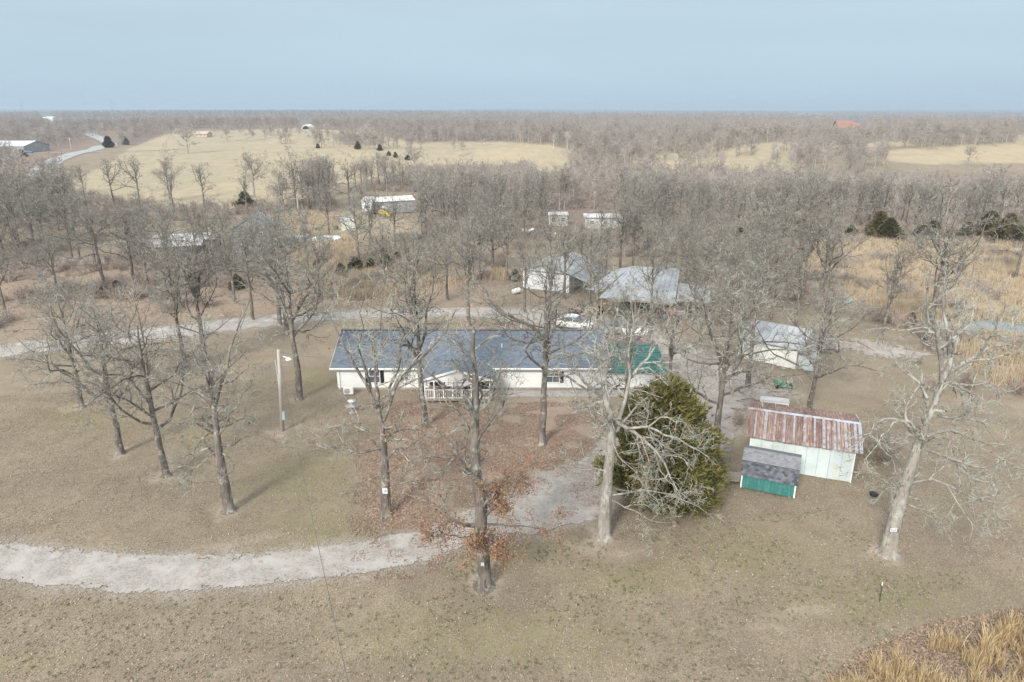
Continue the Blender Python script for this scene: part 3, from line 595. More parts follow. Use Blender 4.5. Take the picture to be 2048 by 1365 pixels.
yard((243, 907), 560, 0, 130, 'slender bare oak leaning left, leftmost of the trees in the front lawn row')
yard((165, 815), 545, 2, 220, 'bare oak with many thin side limbs on the lawn at far left, below the drive')
yard((600, 798), 425, 1, 300, 'tall dark-trunked oak standing right behind the lamp pole')
yard((850, 854), 470, 3, 45, 'bare oak with a dark trunk in front of the porch')
yard((1083, 888), 470, 1, 190, 'straight-trunked oak on the red leaf litter before the long white wall')
yard((1250, 852), 545, 4, 80, 'thin oak in front of the green-roofed end of the house')
yard((1335, 800), 560, 4, 260, 'slim oak growing where the house meets the gravel yard')
yard((1430, 907), 510, 2, 20, 'dark forked oak on the gravel between the cedar and the rusty barn')
yard((1495, 777), 480, 4, 150, 'straight oak trunk in front of the white garage')
yard((1618, 826), 545, 2, 100, 'broad dense oak with upswept limbs behind the rusty barn')
yard((1853, 700), 380, 5, 60, 'tall straight oak behind the massive pale one, by the straw field')
yard((1640, 602), 385, 0, 250, 'lone oak rising over the straw field beside the trash heap')
yard((410, 720), 440, 5, 0, 'bare oak with twin leaders just below the upper drive, left of the lamp pole')
yard((372, 738), 480, 3, 99, 'leaning oak below the upper drive, nearest the lane bend on the left')
yard((575, 668), 420, 4, 200, 'thin oak at the edge of the upper drive behind the dark-trunked oak')
yard((560, 650), 400, 5, 310, 'oak beside the upper drive whose trunk crosses the pale gravel')
yard((210, 575), 380, 1, 70, 'dark spreading oak beyond the upper drive, by the farm track')
yard((268, 560), 400, 2, 160, 'leaning dark oak right of the farm track')
yard((85, 498), 370, 1, 280, 'oak with a pale straight trunk standing on the dirt track')
yard((50, 546), 430, 3, 10, 'thin oak at the left edge beyond the dirt lane')
yard((938, 652), 420, 5, 140, 'tall oak beyond the ridge of the grey roof')
yard((822, 630), 440, 4, 30, 'oak just beyond the upper drive, left of the roof middle')
yard((1190, 672), 480, 3, 240, 'oak with a bare grey trunk between the white car and the pickup')
yard((1128, 600), 420, 5, 330, 'oak whose dark trunk stands before the white metal barn')
yard((1180, 610), 440, 4, 120, 'pale oak standing between the two grey metal roofs')
yard((718, 530), 370, 0, 300, 'oak with a dark trunk left of the brown cedars')
yard((742, 505), 365, 4, 60, 'slim oak behind the brown cedars')
yard((790, 500), 370, 1, 210, 'dark-trunked oak right of the yellow loader')
yard((985, 545), 375, 2, 170, 'broad dark oak beyond the white metal barn')
yard((1240, 540), 380, 5, 20, 'oak behind the wide grey metal roof')
yard((1370, 585), 420, 2, 220, 'oak at the right end of the wide grey metal roof')
yard((1440, 650), 440, 5, 75, 'upswept oak between the wide metal roof and the white garage')
yard((1760, 690), 470, 3, 200, 'young oak beyond the gravel spur')
yard((2030, 560), 400, 4, 10, 'oak at the right edge of the straw field')
yard((505, 640), 440, 3, 180, 'oak beyond the upper drive, left of the lamp pole lane')
yard((430, 560), 400, 1, 0, 'oak below the grey trailer roof at the left')
yard((340, 560), 385, 2, 45, 'dark oak by the long white trailer')
yard((10, 620), 470, 5, 45, 'thin oak at the left edge beyond the upper drive')

k_ = 0
for (bx, by, tp) in [(1015, 560, 415), (1050, 625, 470), (1100, 640, 480), (1160, 555, 420), (1210, 575, 430), (1290, 560, 430), (1330, 600, 440), (1300, 650, 480), (1385, 640, 470), (1410, 600, 430), (1460, 620, 450), (1500, 600, 440), (1540, 640, 470), (1400, 690, 500), (1455, 700, 510), (1570, 600, 440), (1590, 660, 490), (960, 560, 410), (1265, 535, 400), (1100, 530, 400), (1480, 660, 480), (1350, 545, 410), (1430, 560, 420)]:
    yard((bx, by), tp, (3, 4, 5, 1, 3, 5)[k_ % 6], k_ * 67, 'bare tree standing in the loose grove around the grey metal barns', 'bare_tree', 'bare trees in the grove around the metal barns'); k_ += 1
for (bx, by, tp) in [(120, 470, 345), (160, 520, 385), (300, 520, 380), (395, 530, 390), (455, 540, 395), (515, 560, 410), (560, 540, 390), (620, 560, 420), (640, 600, 440), (120, 600, 450), (300, 590, 430), (470, 605, 440), (660, 480, 365), (870, 560, 420), (895, 600, 440), (770, 580, 430), (30, 500, 380), (350, 620, 450)]:
    yard((bx, by), tp, (3, 4, 1, 5, 4)[k_ % 5], k_ * 71, 'bare tree between the upper drive and the trailer homes on the left', 'bare_tree', 'bare trees between the upper drive and the trailers'); k_ += 1
# ------------------------------------------------------------------ wood and hedgerow trees
KW = [mk(tree_geo(60 + i, 11, spread=sp, cb=cb, nl=nl, fork=fk, lod=2), M_wood_limb, M_wood, 'woodtree%d' % i) for i, (sp, cb, nl, fk) in enumerate([(.50, .26, 15, 3), (.42, .32, 14, 2), (.56, .24, 16, 3), (.42, .26, 15, 0)])]
KW1 = [mk(tree_geo(80 + i, 11, spread=sp, cb=cb, nl=nl, fork=fk, lod=1, dens=.85), M_bark, M_limb, 'neartree%d' % i) for i, (sp, cb, nl, fk) in enumerate([(.50, .28, 11, 3), (.44, .34, 10, 3)])]
syc = mk(tree_geo(91, 13, spread=.25, cb=.4, nl=12, fork=3, lod=2), M_syc, M_syc, 'sycamore')
LODS[3]['rt'] = .075
KF = [mk(tree_geo(140 + i, 11, spread=sp, cb=cb, nl=11, fork=2, lod=3, dens=1.2), M_wood_limb, M_wood, 'fartree%d' % i) for i, (sp, cb) in enumerate([(.55, .22), (.42, .28), (.62, .2)])]
LODS[3]['rt'] = .04
NOGO = [[(1020, 500), (1200, 500), (1200, 600), (1020, 600)], [(1160, 515), (1430, 515), (1430, 640), (1160, 640)], [(1470, 640), (1640, 640), (1640, 750), (1470, 750)], [(300, 455), (450, 455), (450, 515), (300, 515)], [(460, 440), (560, 440), (560, 515), (460, 515)],
        [(670, 385), (840, 385), (840, 475), (670, 475)], [(1090, 420), (1230, 420), (1230, 465), (1090, 465)], [(1660, 244), (1730, 244), (1730, 272), (1660, 272)], [(595, 244), (625, 244), (625, 258), (595, 258)], [(80, 232), (110, 232), (110, 242), (80, 242)], [(385, 258), (425, 258), (425, 278), (385, 278)], [(-60, 285), (70, 285), (70, 312), (-60, 312)],
        [(30, 310), (90, 300), (240, 262), (240, 300), (100, 350), (60, 375)]]
OPEN = [[(40, 378), (78, 335), (140, 300), (212, 290), (222, 300), (165, 312), (115, 345), (85, 380)], [(595, 246), (625, 246), (625, 260), (595, 260)], Z_PASTURE, Z_PASTURE2, [(1085, 292), (1140, 300), (1128, 345), (1090, 335)], [(1280, 310), (1450, 305), (1490, 290), (1590, 284), (1600, 300), (1450, 318), (1280, 318)]] + Z_FARF
def blocked(x, y, z, h, frac=(.0, .35, .8)):
    bad = np.zeros(x.shape, bool)
    for f in frac:
        a, b, _ = proj(x, y, z + h * f)
        for p in OPEN: bad |= inpoly(a, b, p)
        if f < .5:
            for p in NOGO: bad |= inpoly(a, b, p)
    return bad
def scatter_region(n, ymin, ymax, reg_fn, hfun, sp):
    """random points with minimum spacing sp(x, y) inside a region given as a test on picture position"""
    xs = []; r_ = np.sqrt(rng.random(n) * (ymax ** 2 - ymin ** 2) + ymin ** 2); th = (rng.random(n) - .5) * 2 * math.radians(40)
    x = r_ * np.sin(th); y = r_ * np.cos(th); z = terrain(x, y); a, b, zc = proj(x, y, z)
    ok = reg_fn(a, b, x, y) & (a > -260) & (a < 2300); x, y, z = x[ok], y[ok], z[ok]; h = hfun(x, y)
    ok = ~blocked(x, y, z, h); x, y, z, h = x[ok], y[ok], z[ok], h[ok]
    cell = {}; keep = []
    s_ = sp(x, y)
    for i in range(len(x)):
        c = s_[i]; k = (int(x[i] // c), int(y[i] // c), round(c, 1))
        if k in cell: continue
        cell[k] = 1; keep.append(i)
    keep = np.array(keep); return x[keep], y[keep], z[keep], h[keep]
R_NEARWOOD = [(830, 430), (860, 500), (1010, 515), (1200, 535), (1330, 560), (1440, 600), (1540, 590), (1580, 500), (1650, 470), (2400, 462), (2400, 340), (830, 340)]
def nearw(a, b, x, y): return inpoly(a, b, R_NEARWOOD) | (inpoly(a, b, [(640, 400), (830, 345), (850, 500), (760, 520), (640, 470)]) & (vnoise(x, y, 15) + (a - 640) / 600 > .62)) | (inpoly(a, b, [(1400, 600), (1560, 590), (1640, 600), (1900, 680), (1640, 650), (1440, 650)]) & (vnoise(x, y, 9) > .55))
R_LEFT = [(-260, 345), (50, 350), (110, 380), (330, 415), (560, 405), (800, 395), (830, 440), (700, 420), (560, 425), (300, 440), (-260, 470)]
R_LEFT2 = [(-260, 560), (60, 545), (330, 540), (520, 520), (540, 440), (330, 432), (-260, 440)]
def leftw(a, b, x, y): return inpoly(a, b, R_LEFT) | (inpoly(a, b, R_LEFT2) & (rng.random(len(a)) < .6))
def hsm(x, y): return 8.5 + 3.5 * rng.random(len(x)) + 2.5 * (y < 170) * rng.random(len(x))
x1, y1, z1, h1 = scatter_region(9000, 95, 320, nearw, hsm, lambda x, y: np.full(len(x), 7.2))
x2, y2, z2, h2 = scatter_region(9000, 88, 320, leftw, lambda x, y: 10 + 5 * rng.random(len(x)), lambda x, y: np.full(len(x), 7.2))
X = np.concatenate([x1, x2]); Y = np.concatenate([y1, y2]); Z = np.concatenate([z1, z2]); Hh = np.concatenate([h1, h2]); LEFT = np.concatenate([np.zeros(len(x1), bool), np.ones(len(x2), bool)])
o_ = np.argsort(np.hypot(X, Y)); X, Y, Z, Hh, LEFT = X[o_], Y[o_], Z[o_], Hh[o_], LEFT[o_]
NIND = 185
for i in range(min(NIND, len(X))):
    k = i % 2; near_ = Y[i] < 175
    T, C = (KW1[k] if near_ else KW[i % 4])
    if LEFT[i]: lb, gp = 'bare grey tree in the belt between the pasture and the trailers', 'trees in the belt below the pasture'
    else: lb, gp = 'bare grey tree near the front edge of the dense wood', 'trees at the front of the wood'
    plant('bare_tree', T, C, None, None, lb, 'tree', (X[i], Y[i], Z[i] - .1), rng.random() * 6.28, Hh[i] / 11.0, gp)
REST = [X[NIND:], Y[NIND:], Z[NIND:], Hh[NIND:]]
# hand-placed field trees
for (bx, by, tp, k, lb) in [(377, 308, 246, 2, 'round lone oak in the middle of the pale pasture'), (640, 296, 250, 0, 'tall tree on the pasture crest, left of the hedge clump'), (735, 300, 248, 2, 'largest tree in the clump on the pasture edge'), (752, 298, 262, 1, 'rounded tree at the right end of the pasture clump'), (272, 290, 262, 1, 'small tree beside the road cedars'), (571, 288, 262, 3, 'thin tree left on the pasture crest'),
                         (340, 400, 300, 0, 'bushy-crowned tree on the near edge of the pasture'), (510, 395, 295, 1, 'tall leaning tree on the near pasture edge'), (592, 420, 296, 0, 'fan-shaped pair-stemmed tree before the pasture'), (662, 420, 300, 1, 'tree above the blue scrap heap, before the pasture'), (230, 415, 305, 3, 'thin tree on the near pasture edge at the left'), (280, 410, 300, 1, 'slim pale tree on the near pasture edge'), (410, 420, 315, 3, 'slim tree left of the grey house, before the pasture'), (700, 415, 310, 2, 'spreading tree behind the white shed'), (100, 395, 325, 0, 'tree beside the road at the far left'), (170, 400, 320, 1, 'thin tree between the road and the pasture'), (925, 312, 280, 1, 'small tree right of the row of cedar bushes'), (1660 + 275, 330, 290, 2, 'lone tree at the foot of the right-hand field'), (830, 350, 288, 2, 'tree at the right end of the pasture'), (775, 400, 305, 1, 'tree behind the white trailer roof')]:
    B = P(bx, by); z = float(terrain(B.x, B.y)); a, b, c = ray(bx, tp); h = max(6, CAM_H + c * B.y / b - z)
    T, C = (KW1[k % 2] if B.y < 200 else KW[k] if B.y < 300 else KF[k % 3]); plant('field_tree', T, C, None, None, lb, 'tree', (B.x, B.y, z - .1), rng.random() * 6.28, h / 11.0)
for (bx, by, tp, lb) in [(1107, 300, 262, 'white-barked tree left of the pair above the golden gap'), (1186, 292, 257, 'brightest white-barked tree over the middle of the wood'), (1134, 298, 258, 'white-barked tree just right of the golden gap'), (1858, 268, 247, 'white-barked tree right of the red-roofed house'), (1922, 290, 265, 'white-barked tree above the right-hand field')]:
    B = P(bx, by); z = float(terrain(B.x, B.y)); a, b, c = ray(bx, tp); h = max(6, CAM_H + c * B.y / b - z)
    plant('pale_tree', syc[0], syc[1], None, None, lb, 'tree', (B.x, B.y, z), rng.random() * 6.28, h / 13.0)

xe, ye, ze, he = scatter_region(6000, 120, 260, lambda a, b, x, y: inpoly(a, b, [(90, 392), (330, 405), (560, 400), (830, 350), (830, 385), (700, 428), (560, 428), (330, 430), (90, 425)]), lambda x, y: 1 + 0 * x, lambda x, y: np.full(len(x), 4.2))
for i in range(min(34, len(xe))):
    j = int(i * len(xe) / 34); T, C = KW1[i % 2] if i % 3 else KW[i % 4]
    plant('bare_tree', T, C, None, None, 'bare grey tree in the ragged row along the near edge of the pasture', 'tree', (xe[j], ye[j], ze[j] - .1), rng.random() * 6.28, .85 + .5 * rng.random(), 'trees along the near pasture edge')
HEDGE = [(430, 272, 252), (455, 285, 262), (480, 271, 254), (505, 283, 265), (530, 279, 262), (548, 270, 256), (575, 284, 262), (600, 275, 262), (628, 284, 262), (655, 272, 255), (690, 283, 268), (705, 275, 258), (728, 291, 255), (742, 283, 262), (790, 276, 262), (812, 283, 268), (840, 272, 258), (868, 283, 266), (890, 290, 270), (905, 275, 260), (940, 283, 268), (965, 292, 272), (985, 276, 262)]
for bx, by, tp in HEDGE:
    B = P(bx, by); z = float(B.z); a, b, c = ray(bx, tp - 10); h = max(6, CAM_H + c * B.y / b - z); T, C = KF[(bx // 7) % 3]
    plant('hedgerow_tree', T, C, None, None, 'bare tree in the broken tree lines between the far pasture fields', 'tree', (B.x, B.y, z - .2), rng.random() * 6.28, h / 10.5, 'hedgerow trees between the far fields')
# far wood : tens of thousands, one object
PROTO = bpy.data.collections.new('wood_kinds')          # sources only, never linked to the scene
def proto_obj(nm, geos, m):
    mm = geos.mesh(nm, m); o = bpy.data.objects.new(nm, mm); PROTO.objects.link(o); return o
for i in range(4):
    T, C, _ = tree_geo(100 + i, 10, spread=(.42, .34, .46, .38)[i], cb=.22, nl=9, fork=2, lod=3)
    T2 = G(); T2.v = T.v + C.v; off = T.n; T2.q = T.q + [a + off for a in C.q]; T2.t = T.t + [a + off for a in C.t]; T2.n = T.n + C.n
    proto_obj('k%d' % i, T2, M_wood)
BUSHES = bpy.data.collections.new('brush_kinds')
def bush_geo(seed, H=1.6, n=16, rt=.012, m=5, k=5):
    r = np.random.default_rng(seed); d = np.column_stack([r.normal(0, .5, (n, 2)), np.ones(n)]); p = np.column_stack([r.normal(0, .12, (n, 2)), np.zeros(n)])
    s_ = grow(p, d, H * (.6 + .5 * r.random(n)), 5, .12, .03, r); R = np.full((n, 5), rt * 1.3) * np.linspace(1, .5, 5); g_ = G(); g_.tubes(s_, R, 3)
    b, br = spawn(s_, R, m, .2, 1, (20, 60), .45, .9, 4, .2, .03, r); g_.tubes(b, np.maximum(br, rt * .7), 3, spike=True)
    c, cr_ = spawn(b, br, k, .1, 1, (20, 65), .5, .9, 3, .2, .02, r); g_.tubes(c, np.full_like(cr_, rt * .6), 3, spike=True); return g_
def gn_instances(name, coll, pts, rz, s, pick, kind='stuff'):
    m = bpy.data.meshes.new(name); m.vertices.add(len(pts)); m.vertices.foreach_set('co', np.asarray(pts, np.float32).ravel()); m.update()
    for nm, ty, dat in (('rz', 'FLOAT', rz), ('sz', 'FLOAT', s), ('pk', 'INT', pick)):
        a = m.attributes.new(nm, ty, 'POINT'); a.data.foreach_set('value', np.asarray(dat, np.float32 if ty == 'FLOAT' else np.int32))
    o = bpy.data.objects.new(name, m); COL.objects.link(o); o['kind'] = kind
    t = bpy.data.node_groups.new(name, 'GeometryNodeTree'); t.interface.new_socket('Geometry', in_out='INPUT', socket_type='NodeSocketGeometry'); t.interface.new_socket('Geometry', in_out='OUTPUT', socket_type='NodeSocketGeometry')
    N, L = t.nodes, t.links; gi = N.new('NodeGroupInput'); gout = N.new('NodeGroupOutput'); ip = N.new('GeometryNodeInstanceOnPoints'); ci = N.new('GeometryNodeCollectionInfo'); ci.inputs[0].default_value = coll; ci.inputs['Separate Children'].default_value = True; ci.inputs['Reset Children'].default_value = True
    def na(nm, ty): n = N.new('GeometryNodeInputNamedAttribute'); n.data_type = ty; n.inputs[0].default_value = nm; return [x for x in n.outputs if x.enabled and x.name == 'Attribute'][0]
    cx = N.new('ShaderNodeCombineXYZ'); L.new(na('rz', 'FLOAT'), cx.inputs[2]); L.new(gi.outputs[0], ip.inputs['Points']); L.new(ci.outputs[0], ip.inputs['Instance']); ip.inputs['Pick Instance'].default_value = True
    L.new(na('pk', 'INT'), ip.inputs['Instance Index']); L.new(cx.outputs[0], ip.inputs['Rotation']); L.new(na('sz', 'FLOAT'), ip.inputs['Scale']); L.new(ip.outputs[0], gout.inputs[0])
    md = o.modifiers.new('scatter', 'NODES'); md.node_group = t; return o
def farw(a, b, x, y):
    r_ = np.hypot(x, y); w = inpoly(a, b, [(-400, 200), (2400, 200), (2400, 345), (1130, 345), (820, 330), (840, 290), (560, 258), (330, 262), (255, 290), (200, 300), (150, 300), (100, 318), (60, 345), (-400, 400)])
    fieldish = (vnoise(x, y, 170) > .66) & (b < 257) & (x < 60)
    return w & ~fieldish
X3, Y3, Z3, H3 = scatter_region(90000, 300, 1700, farw, lambda x, y: 8.5 + 4.5 * rng.random(len(x)), lambda x, y: np.round(6.3 + np.clip(np.hypot(x, y) - 400, 0, 1400) * .0022, 0))
X4, Y4, Z4, H4 = scatter_region(40000, 1700, 4200, farw, lambda x, y: 15 + 6 * rng.random(len(x)), lambda x, y: np.full(len(x), 20.0))
FX = np.concatenate([REST[0], X3, X4]); FY = np.concatenate([REST[1], Y3, Y4]); FZ = np.concatenate([REST[2], Z3, Z4]); FH = np.concatenate([REST[3], H3, H4])
gn_instances('distant_woods', PROTO, np.column_stack([FX, FY, FZ - .2]), rng.random(len(FX)) * 6.28, FH / 9.3, rng.integers(0, 4, len(FX)))
hp = []
for ln_, gap in (([(440, 271), (520, 269), (600, 273), (700, 288), (760, 296), (830, 300), (1000, 301)], .45), ([(255, 264), (330, 269), (430, 262), (640, 257)], .3), ([(640, 296), (700, 294), (765, 299)], .1), ([(655, 290), (700, 288), (740, 292)], .1), ([(820, 288), (900, 281), (1000, 279), (1120, 283)], .3), ([(480, 285), (560, 288), (640, 290)], .75), ([(1250, 318), (1350, 314), (1450, 312), (1540, 306), (1600, 303)], .3), ([(1780, 303), (1850, 300), (1960, 292), (2048, 286)], .35)):
    for (a0, b0), (a1, b1) in zip(ln_[:-1], ln_[1:]):
        p0, p1 = P(a0, b0), P(a1, b1); n_ = int((p1 - p0).length / 3.2) + 1
        for k in range(n_):
            q_ = p0.lerp(p1, (k + rng.random()) / n_)
            if vnoise(np.array([q_.x]), np.array([q_.y]), 22)[0] > gap * .85: hp.append((q_.x + rng.normal(0, 4), q_.y + rng.normal(0, 5)))
hp = np.array(hp); ha, hb, _ = proj(hp[:, 0], hp[:, 1], terrain(hp[:, 0], hp[:, 1])); hp = hp[~(inpoly(ha, hb, [(585, 244), (640, 244), (640, 290), (585, 290)]) | inpoly(ha, hb, [(380, 258), (428, 258), (428, 282), (380, 282)]))]; gn_instances('hedgerows', PROTO, np.column_stack([hp, terrain(hp[:, 0], hp[:, 1]) - .3]), rng.random(len(hp)) * 6.28, .55 + .75 * rng.random(len(hp)), rng.integers(0, 4, len(hp)))
print('WOOD', len(X), len(FX))
# brush under and between the trees
for i in range(4):
    g_ = bush_geo(200 + i, 1.5, 14, .016, 4, 4); mm = g_.mesh('brush', M_brush if i % 2 else M_redbush); PROTO2 = bpy.data.objects.new('b%d' % i, mm); BUSHES.objects.link(PROTO2)
def brushy(a, b, x, y):
    w = nearw(a, b, x, y) | inpoly(a, b, R_LEFT) | inpoly(a, b, [(-260, 300), (100, 300), (80, 350), (60, 400), (-260, 420)])
    w |= inpoly(a, b, R_LEFT2) & (vnoise(x, y, 12) > .45)
    w |= inpoly(a, b, [(-260, 545), (330, 540), (700, 500), (1000, 500), (1020, 520), (1040, 560), (900, 560), (560, 600), (100, 650), (-260, 690)]) & (vnoise(x, y, 7) > .52)
    w |= inpoly(a, b, [(1430, 500), (1560, 490), (1640, 560), (1900, 650), (2300, 700), (2300, 760), (1900, 720), (1700, 640), (1500, 620)]) & (vnoise(x, y, 6) > .56)
    w |= inpoly(a, b, [(1570, 480), (2300, 470), (2300, 660), (1640, 590)]) & (vnoise(x, y, 5) > .72)
    return w
def scatter_simple(n, ymin, ymax, fn):
    r_ = ymin + (ymax - ymin) * rng.random(n) ** 1.3; th = (rng.random(n) - .5) * 2 * math.radians(40); x = r_ * np.sin(th); y = r_ * np.cos(th); z = terrain(x, y); a, b, _ = proj(x, y, z)
    ok = fn(a, b, x, y)
    for p in NOGO: ok &= ~inpoly(a, b, p)
    return x[ok], y[ok], z[ok]
x, y, z = scatter_simple(26000, 60, 330, brushy)
gn_instances('underbrush', BUSHES, np.column_stack([x, y, z]), rng.random(len(x)) * 6.28, .6 + .8 * rng.random(len(x)) + np.clip(y - 140, 0, 150) * .005, rng.integers(0, 4, len(x)))
print('BRUSH', len(x))
# ------------------------------------------------------------------ cedars
def cedar_geo(seed, H, Rd, n, sz, base=.04):
    r = np.random.default_rng(seed); T = G(); T.tubes(np.array([(0, 0, 0), (0.02, 0, H * .4), (0, .03, H * .93)]), np.array([Rd * .07, Rd * .045, .02]), 7)
    t = r.random(n) ** 1.25; z = H * (base + (1 - base) * t); az = r.random(n) * 6.283
    prof = np.clip(1.02 - t, 0, 1) ** .62 * np.clip(.55 + t * 3.2, 0, 1)
    lump = .72 + .30 * np.sin(az * 3 + z * 1.3 + seed) * np.sin(az * 5 - z * 2.1) + .18 * (vnoise(az * 3 + seed, z * 1.2, .9) - .5) * 2
    rad = Rd * prof * lump * (1 - .5 * r.random(n) ** 2.6)
    c = np.column_stack([np.cos(az) * rad, np.sin(az) * rad, z + r.normal(0, .1, n)])
    out = unit(np.column_stack([np.cos(az), np.sin(az), .55 + .5 * t + r.normal(0, .35, n)]) + r.normal(0, .35, (n, 3)))
    side = unit(np.cross(out, r.normal(size=(n, 3)))); s_ = sz * (.5 + .9 * r.random((n, 1)))
    g_ = G()
    for k in range(3):
        o2 = unit(out + side * (k - 1) * .55 + r.normal(0, .12, (n, 3))); w = unit(np.cross(o2, r.normal(size=(n, 3)))) * s_ * .17
        g_.add(np.stack([c - w, c + w, c + o2 * s_], 1).reshape(-1, 3), None, np.arange(n * 3).reshape(-1, 3))
    return T, g_
def big_cedar(seed, H, Rd, nb, m, sz):
    r = np.random.default_rng(seed); T = G(); T.tubes(np.array([(0, 0, 0), (0.05, 0, H * .4), (0, .06, H * .95)]), np.array([.32, .2, .02]), 9)
    t = (np.arange(nb) + r.random(nb)) / nb; t = t ** 1.15 * .97; az = np.arange(nb) * 2.39996 + r.normal(0, .4, nb); L = Rd * np.clip(1.03 - t, 0, 1) ** .72 * np.clip(.62 + t * 2.6, 0, 1) * (.72 + .42 * r.random(nb))
    z0 = H * (.03 + .95 * t); d = np.column_stack([np.cos(az), np.sin(az), .18 + .75 * t + r.normal(0, .1, nb)]); st = np.column_stack([0 * az, 0 * az, z0 - .12 * L]); brn = np.stack([st, st + d * L[:, None] * .5, st + d * L[:, None] * .95 + [0, 0, .1]], 1); T.tubes(brn, np.outer(.02 + .015 * L, [1, .6, .2]), 4)
    bi = r.choice(nb, m, p=(L ** 1.5) / (L ** 1.5).sum()); u = 1 - (1 - .22) * r.random(m) ** 1.5; w = .12 + .30 * (1 - np.abs(u - .6)) * np.clip(L[bi] / 3, .3, 1.2); c = st[bi] + d[bi] * (L[bi] * u)[:, None] + r.normal(0, 1, (m, 3)) * (w * [1, 1, .62] if False else np.column_stack([w, w, w * .6]))
    out = unit(d[bi] * [1, 1, .8] + r.normal(0, .45, (m, 3)) + [0, 0, .25]); side = unit(np.cross(out, r.normal(size=(m, 3)))); s_ = sz * (.45 + .9 * r.random((m, 1))); g_ = G()
    for k in range(3):
        o2 = unit(out + side * (k - 1) * .55 + r.normal(0, .15, (m, 3))); ww = unit(np.cross(o2, r.normal(size=(m, 3)))) * s_ * .15; g_.add(np.stack([c - ww, c + ww, c + o2 * s_], 1).reshape(-1, 3), None, np.arange(m * 3).reshape(-1, 3))
    return T, g_
B = P(1322, 1020); T, C = big_cedar(5, 8.1, 3.95, 150, 20000, .40)
root = thing('cedar_tree', 'large dense olive-green cedar behind the crooked pale limbs, between drive and barn', 'tree', (B.x + .2, B.y + 1.6, 0)); T.build('trunk', M_bark, root, True); C.build('crown', M_cedar, root)
T1, C1 = cedar_geo(6, 3, 1.5, 3200, .22); T2_, C2_ = cedar_geo(7, 3, 1.3, 3200, .22)
CT_ = [(T1.mesh('cedar_trunk', M_bark), C1.mesh('cedar_crown', M_cedar_b)), (T2_.mesh('cedar_trunk2', M_bark), C2_.mesh('cedar_crown2', M_cedar_b))]
def smallcedar(bx, by, topy, k, label, group=None, name='cedar_bush'):
    B = P(bx, by); z = float(terrain(B.x, B.y)); a, b, c = ray(bx, topy); h = max(.8, CAM_H + c * B.y / b - z); r_ = thing(name, label, 'cedar', (B.x, B.y, z - .05), rng.random() * 6, group); s_ = h / 3; r_.scale = (s_ * 1.45, s_ * 1.45, s_)
    inst('trunk', CT_[k][0], r_); inst('crown', CT_[k][1], r_)
for bx, by, tp, k, lb in [(636, 540, 519, 0, 'small rusty cedar left of the cedar row by the field'), (683, 555, 528, 1, 'low dark cedar, leftmost of the cedar row by the field'), (712, 545, 515, 0, 'tall dark cedar in the row, touching a tree trunk'), (742, 542, 517, 1, 'rusty cedar in the middle of the row'), (772, 534, 507, 0, 'orange-green cedar near the blue barrel'), (795, 528, 505, 1, 'green cedar at the right end of the row'),
                          (475, 578, 550, 0, 'single yellowish cedar left of the row below the grey house'), (236, 584, 562, 1, 'brown cedar among the brush beyond the upper drive'), (202, 588, 574, 0, 'low brown cedar left of the brown one beyond the drive'), (1365, 478, 455, 0, 'dark cedar beside the blue barrels'), (1275, 474, 448, 1, 'cedar in front of the derelict trailer'),
                          (1775, 480, 438, 0, 'tallest yellow-green cedar at the wood edge behind the straw field'), (1740, 480, 458, 1, 'cedar left of the tallest at the wood edge'), (1835, 480, 452, 1, 'cedar between the two groups at the wood edge'), (1958, 478, 458, 0, 'cedar in the right-hand group at the wood edge'), (1995, 485, 440, 1, 'dark tall cedar in the right-hand group'), (2030, 490, 452, 0, 'cedar at the right end of the wood edge'),
 (1755, 470, 425, 1, 'dark cedar behind the tallest yellow-green one'), (1800, 484, 462, 1, 'low cedar right of the tallest one at the wood edge'), (1860, 478, 440, 0, 'cedar standing in the gap between the two cedar groups'), (1895, 482, 462, 1, 'low cedar in the gap, nearest the right-hand group'), (1930, 480, 446, 1, 'cedar at the left end of the right-hand group'), (1975, 470, 425, 0, 'tall dark cedar behind the right-hand group'), (1700, 476, 452, 0, 'cedar at the left end of the wood edge row'), (2012, 480, 430, 1, 'second tall cedar behind the right-hand group'), (1600, 470, 440, 0, 'dark cedar deep in the trees left of the wood edge row'), (1480, 480, 455, 1, 'cedar among grey trunks right of the blue barrels'),
                          (760, 302, 290, 1, 'dark cedar bush at the right of the pasture clump'), (778, 312, 303, 0, 'first small round cedar along the pasture edge'), (791, 316, 305, 1, 'second small cedar along the pasture edge'), (815, 321, 310, 0, 'last small cedar along the pasture edge'), (218, 296, 274, 1, 'brown cedar beside the country road'), (250, 290, 274, 0, 'green cedar beside the country road'), (716, 299, 284, 1, 'dark cedar at the left of the pasture clump'), (1906, 248, 240, 0, 'dark green cedar on the far wooded skyline'), (636, 297, 288, 1, 'cedar at the foot of the crest tree'), (46, 315, 300, 0, 'brown cedar in front of the far metal barn'), (1820, 650, 626, 1, 'brown shrub at the lower edge of the straw field'), (1030, 562, 540, 1, 'rusty cedar left of the white metal barn'), (492, 418, 385, 0, 'dark green cedar at the near edge of the pasture')]:
    smallcedar(bx, by, tp, k, lb)
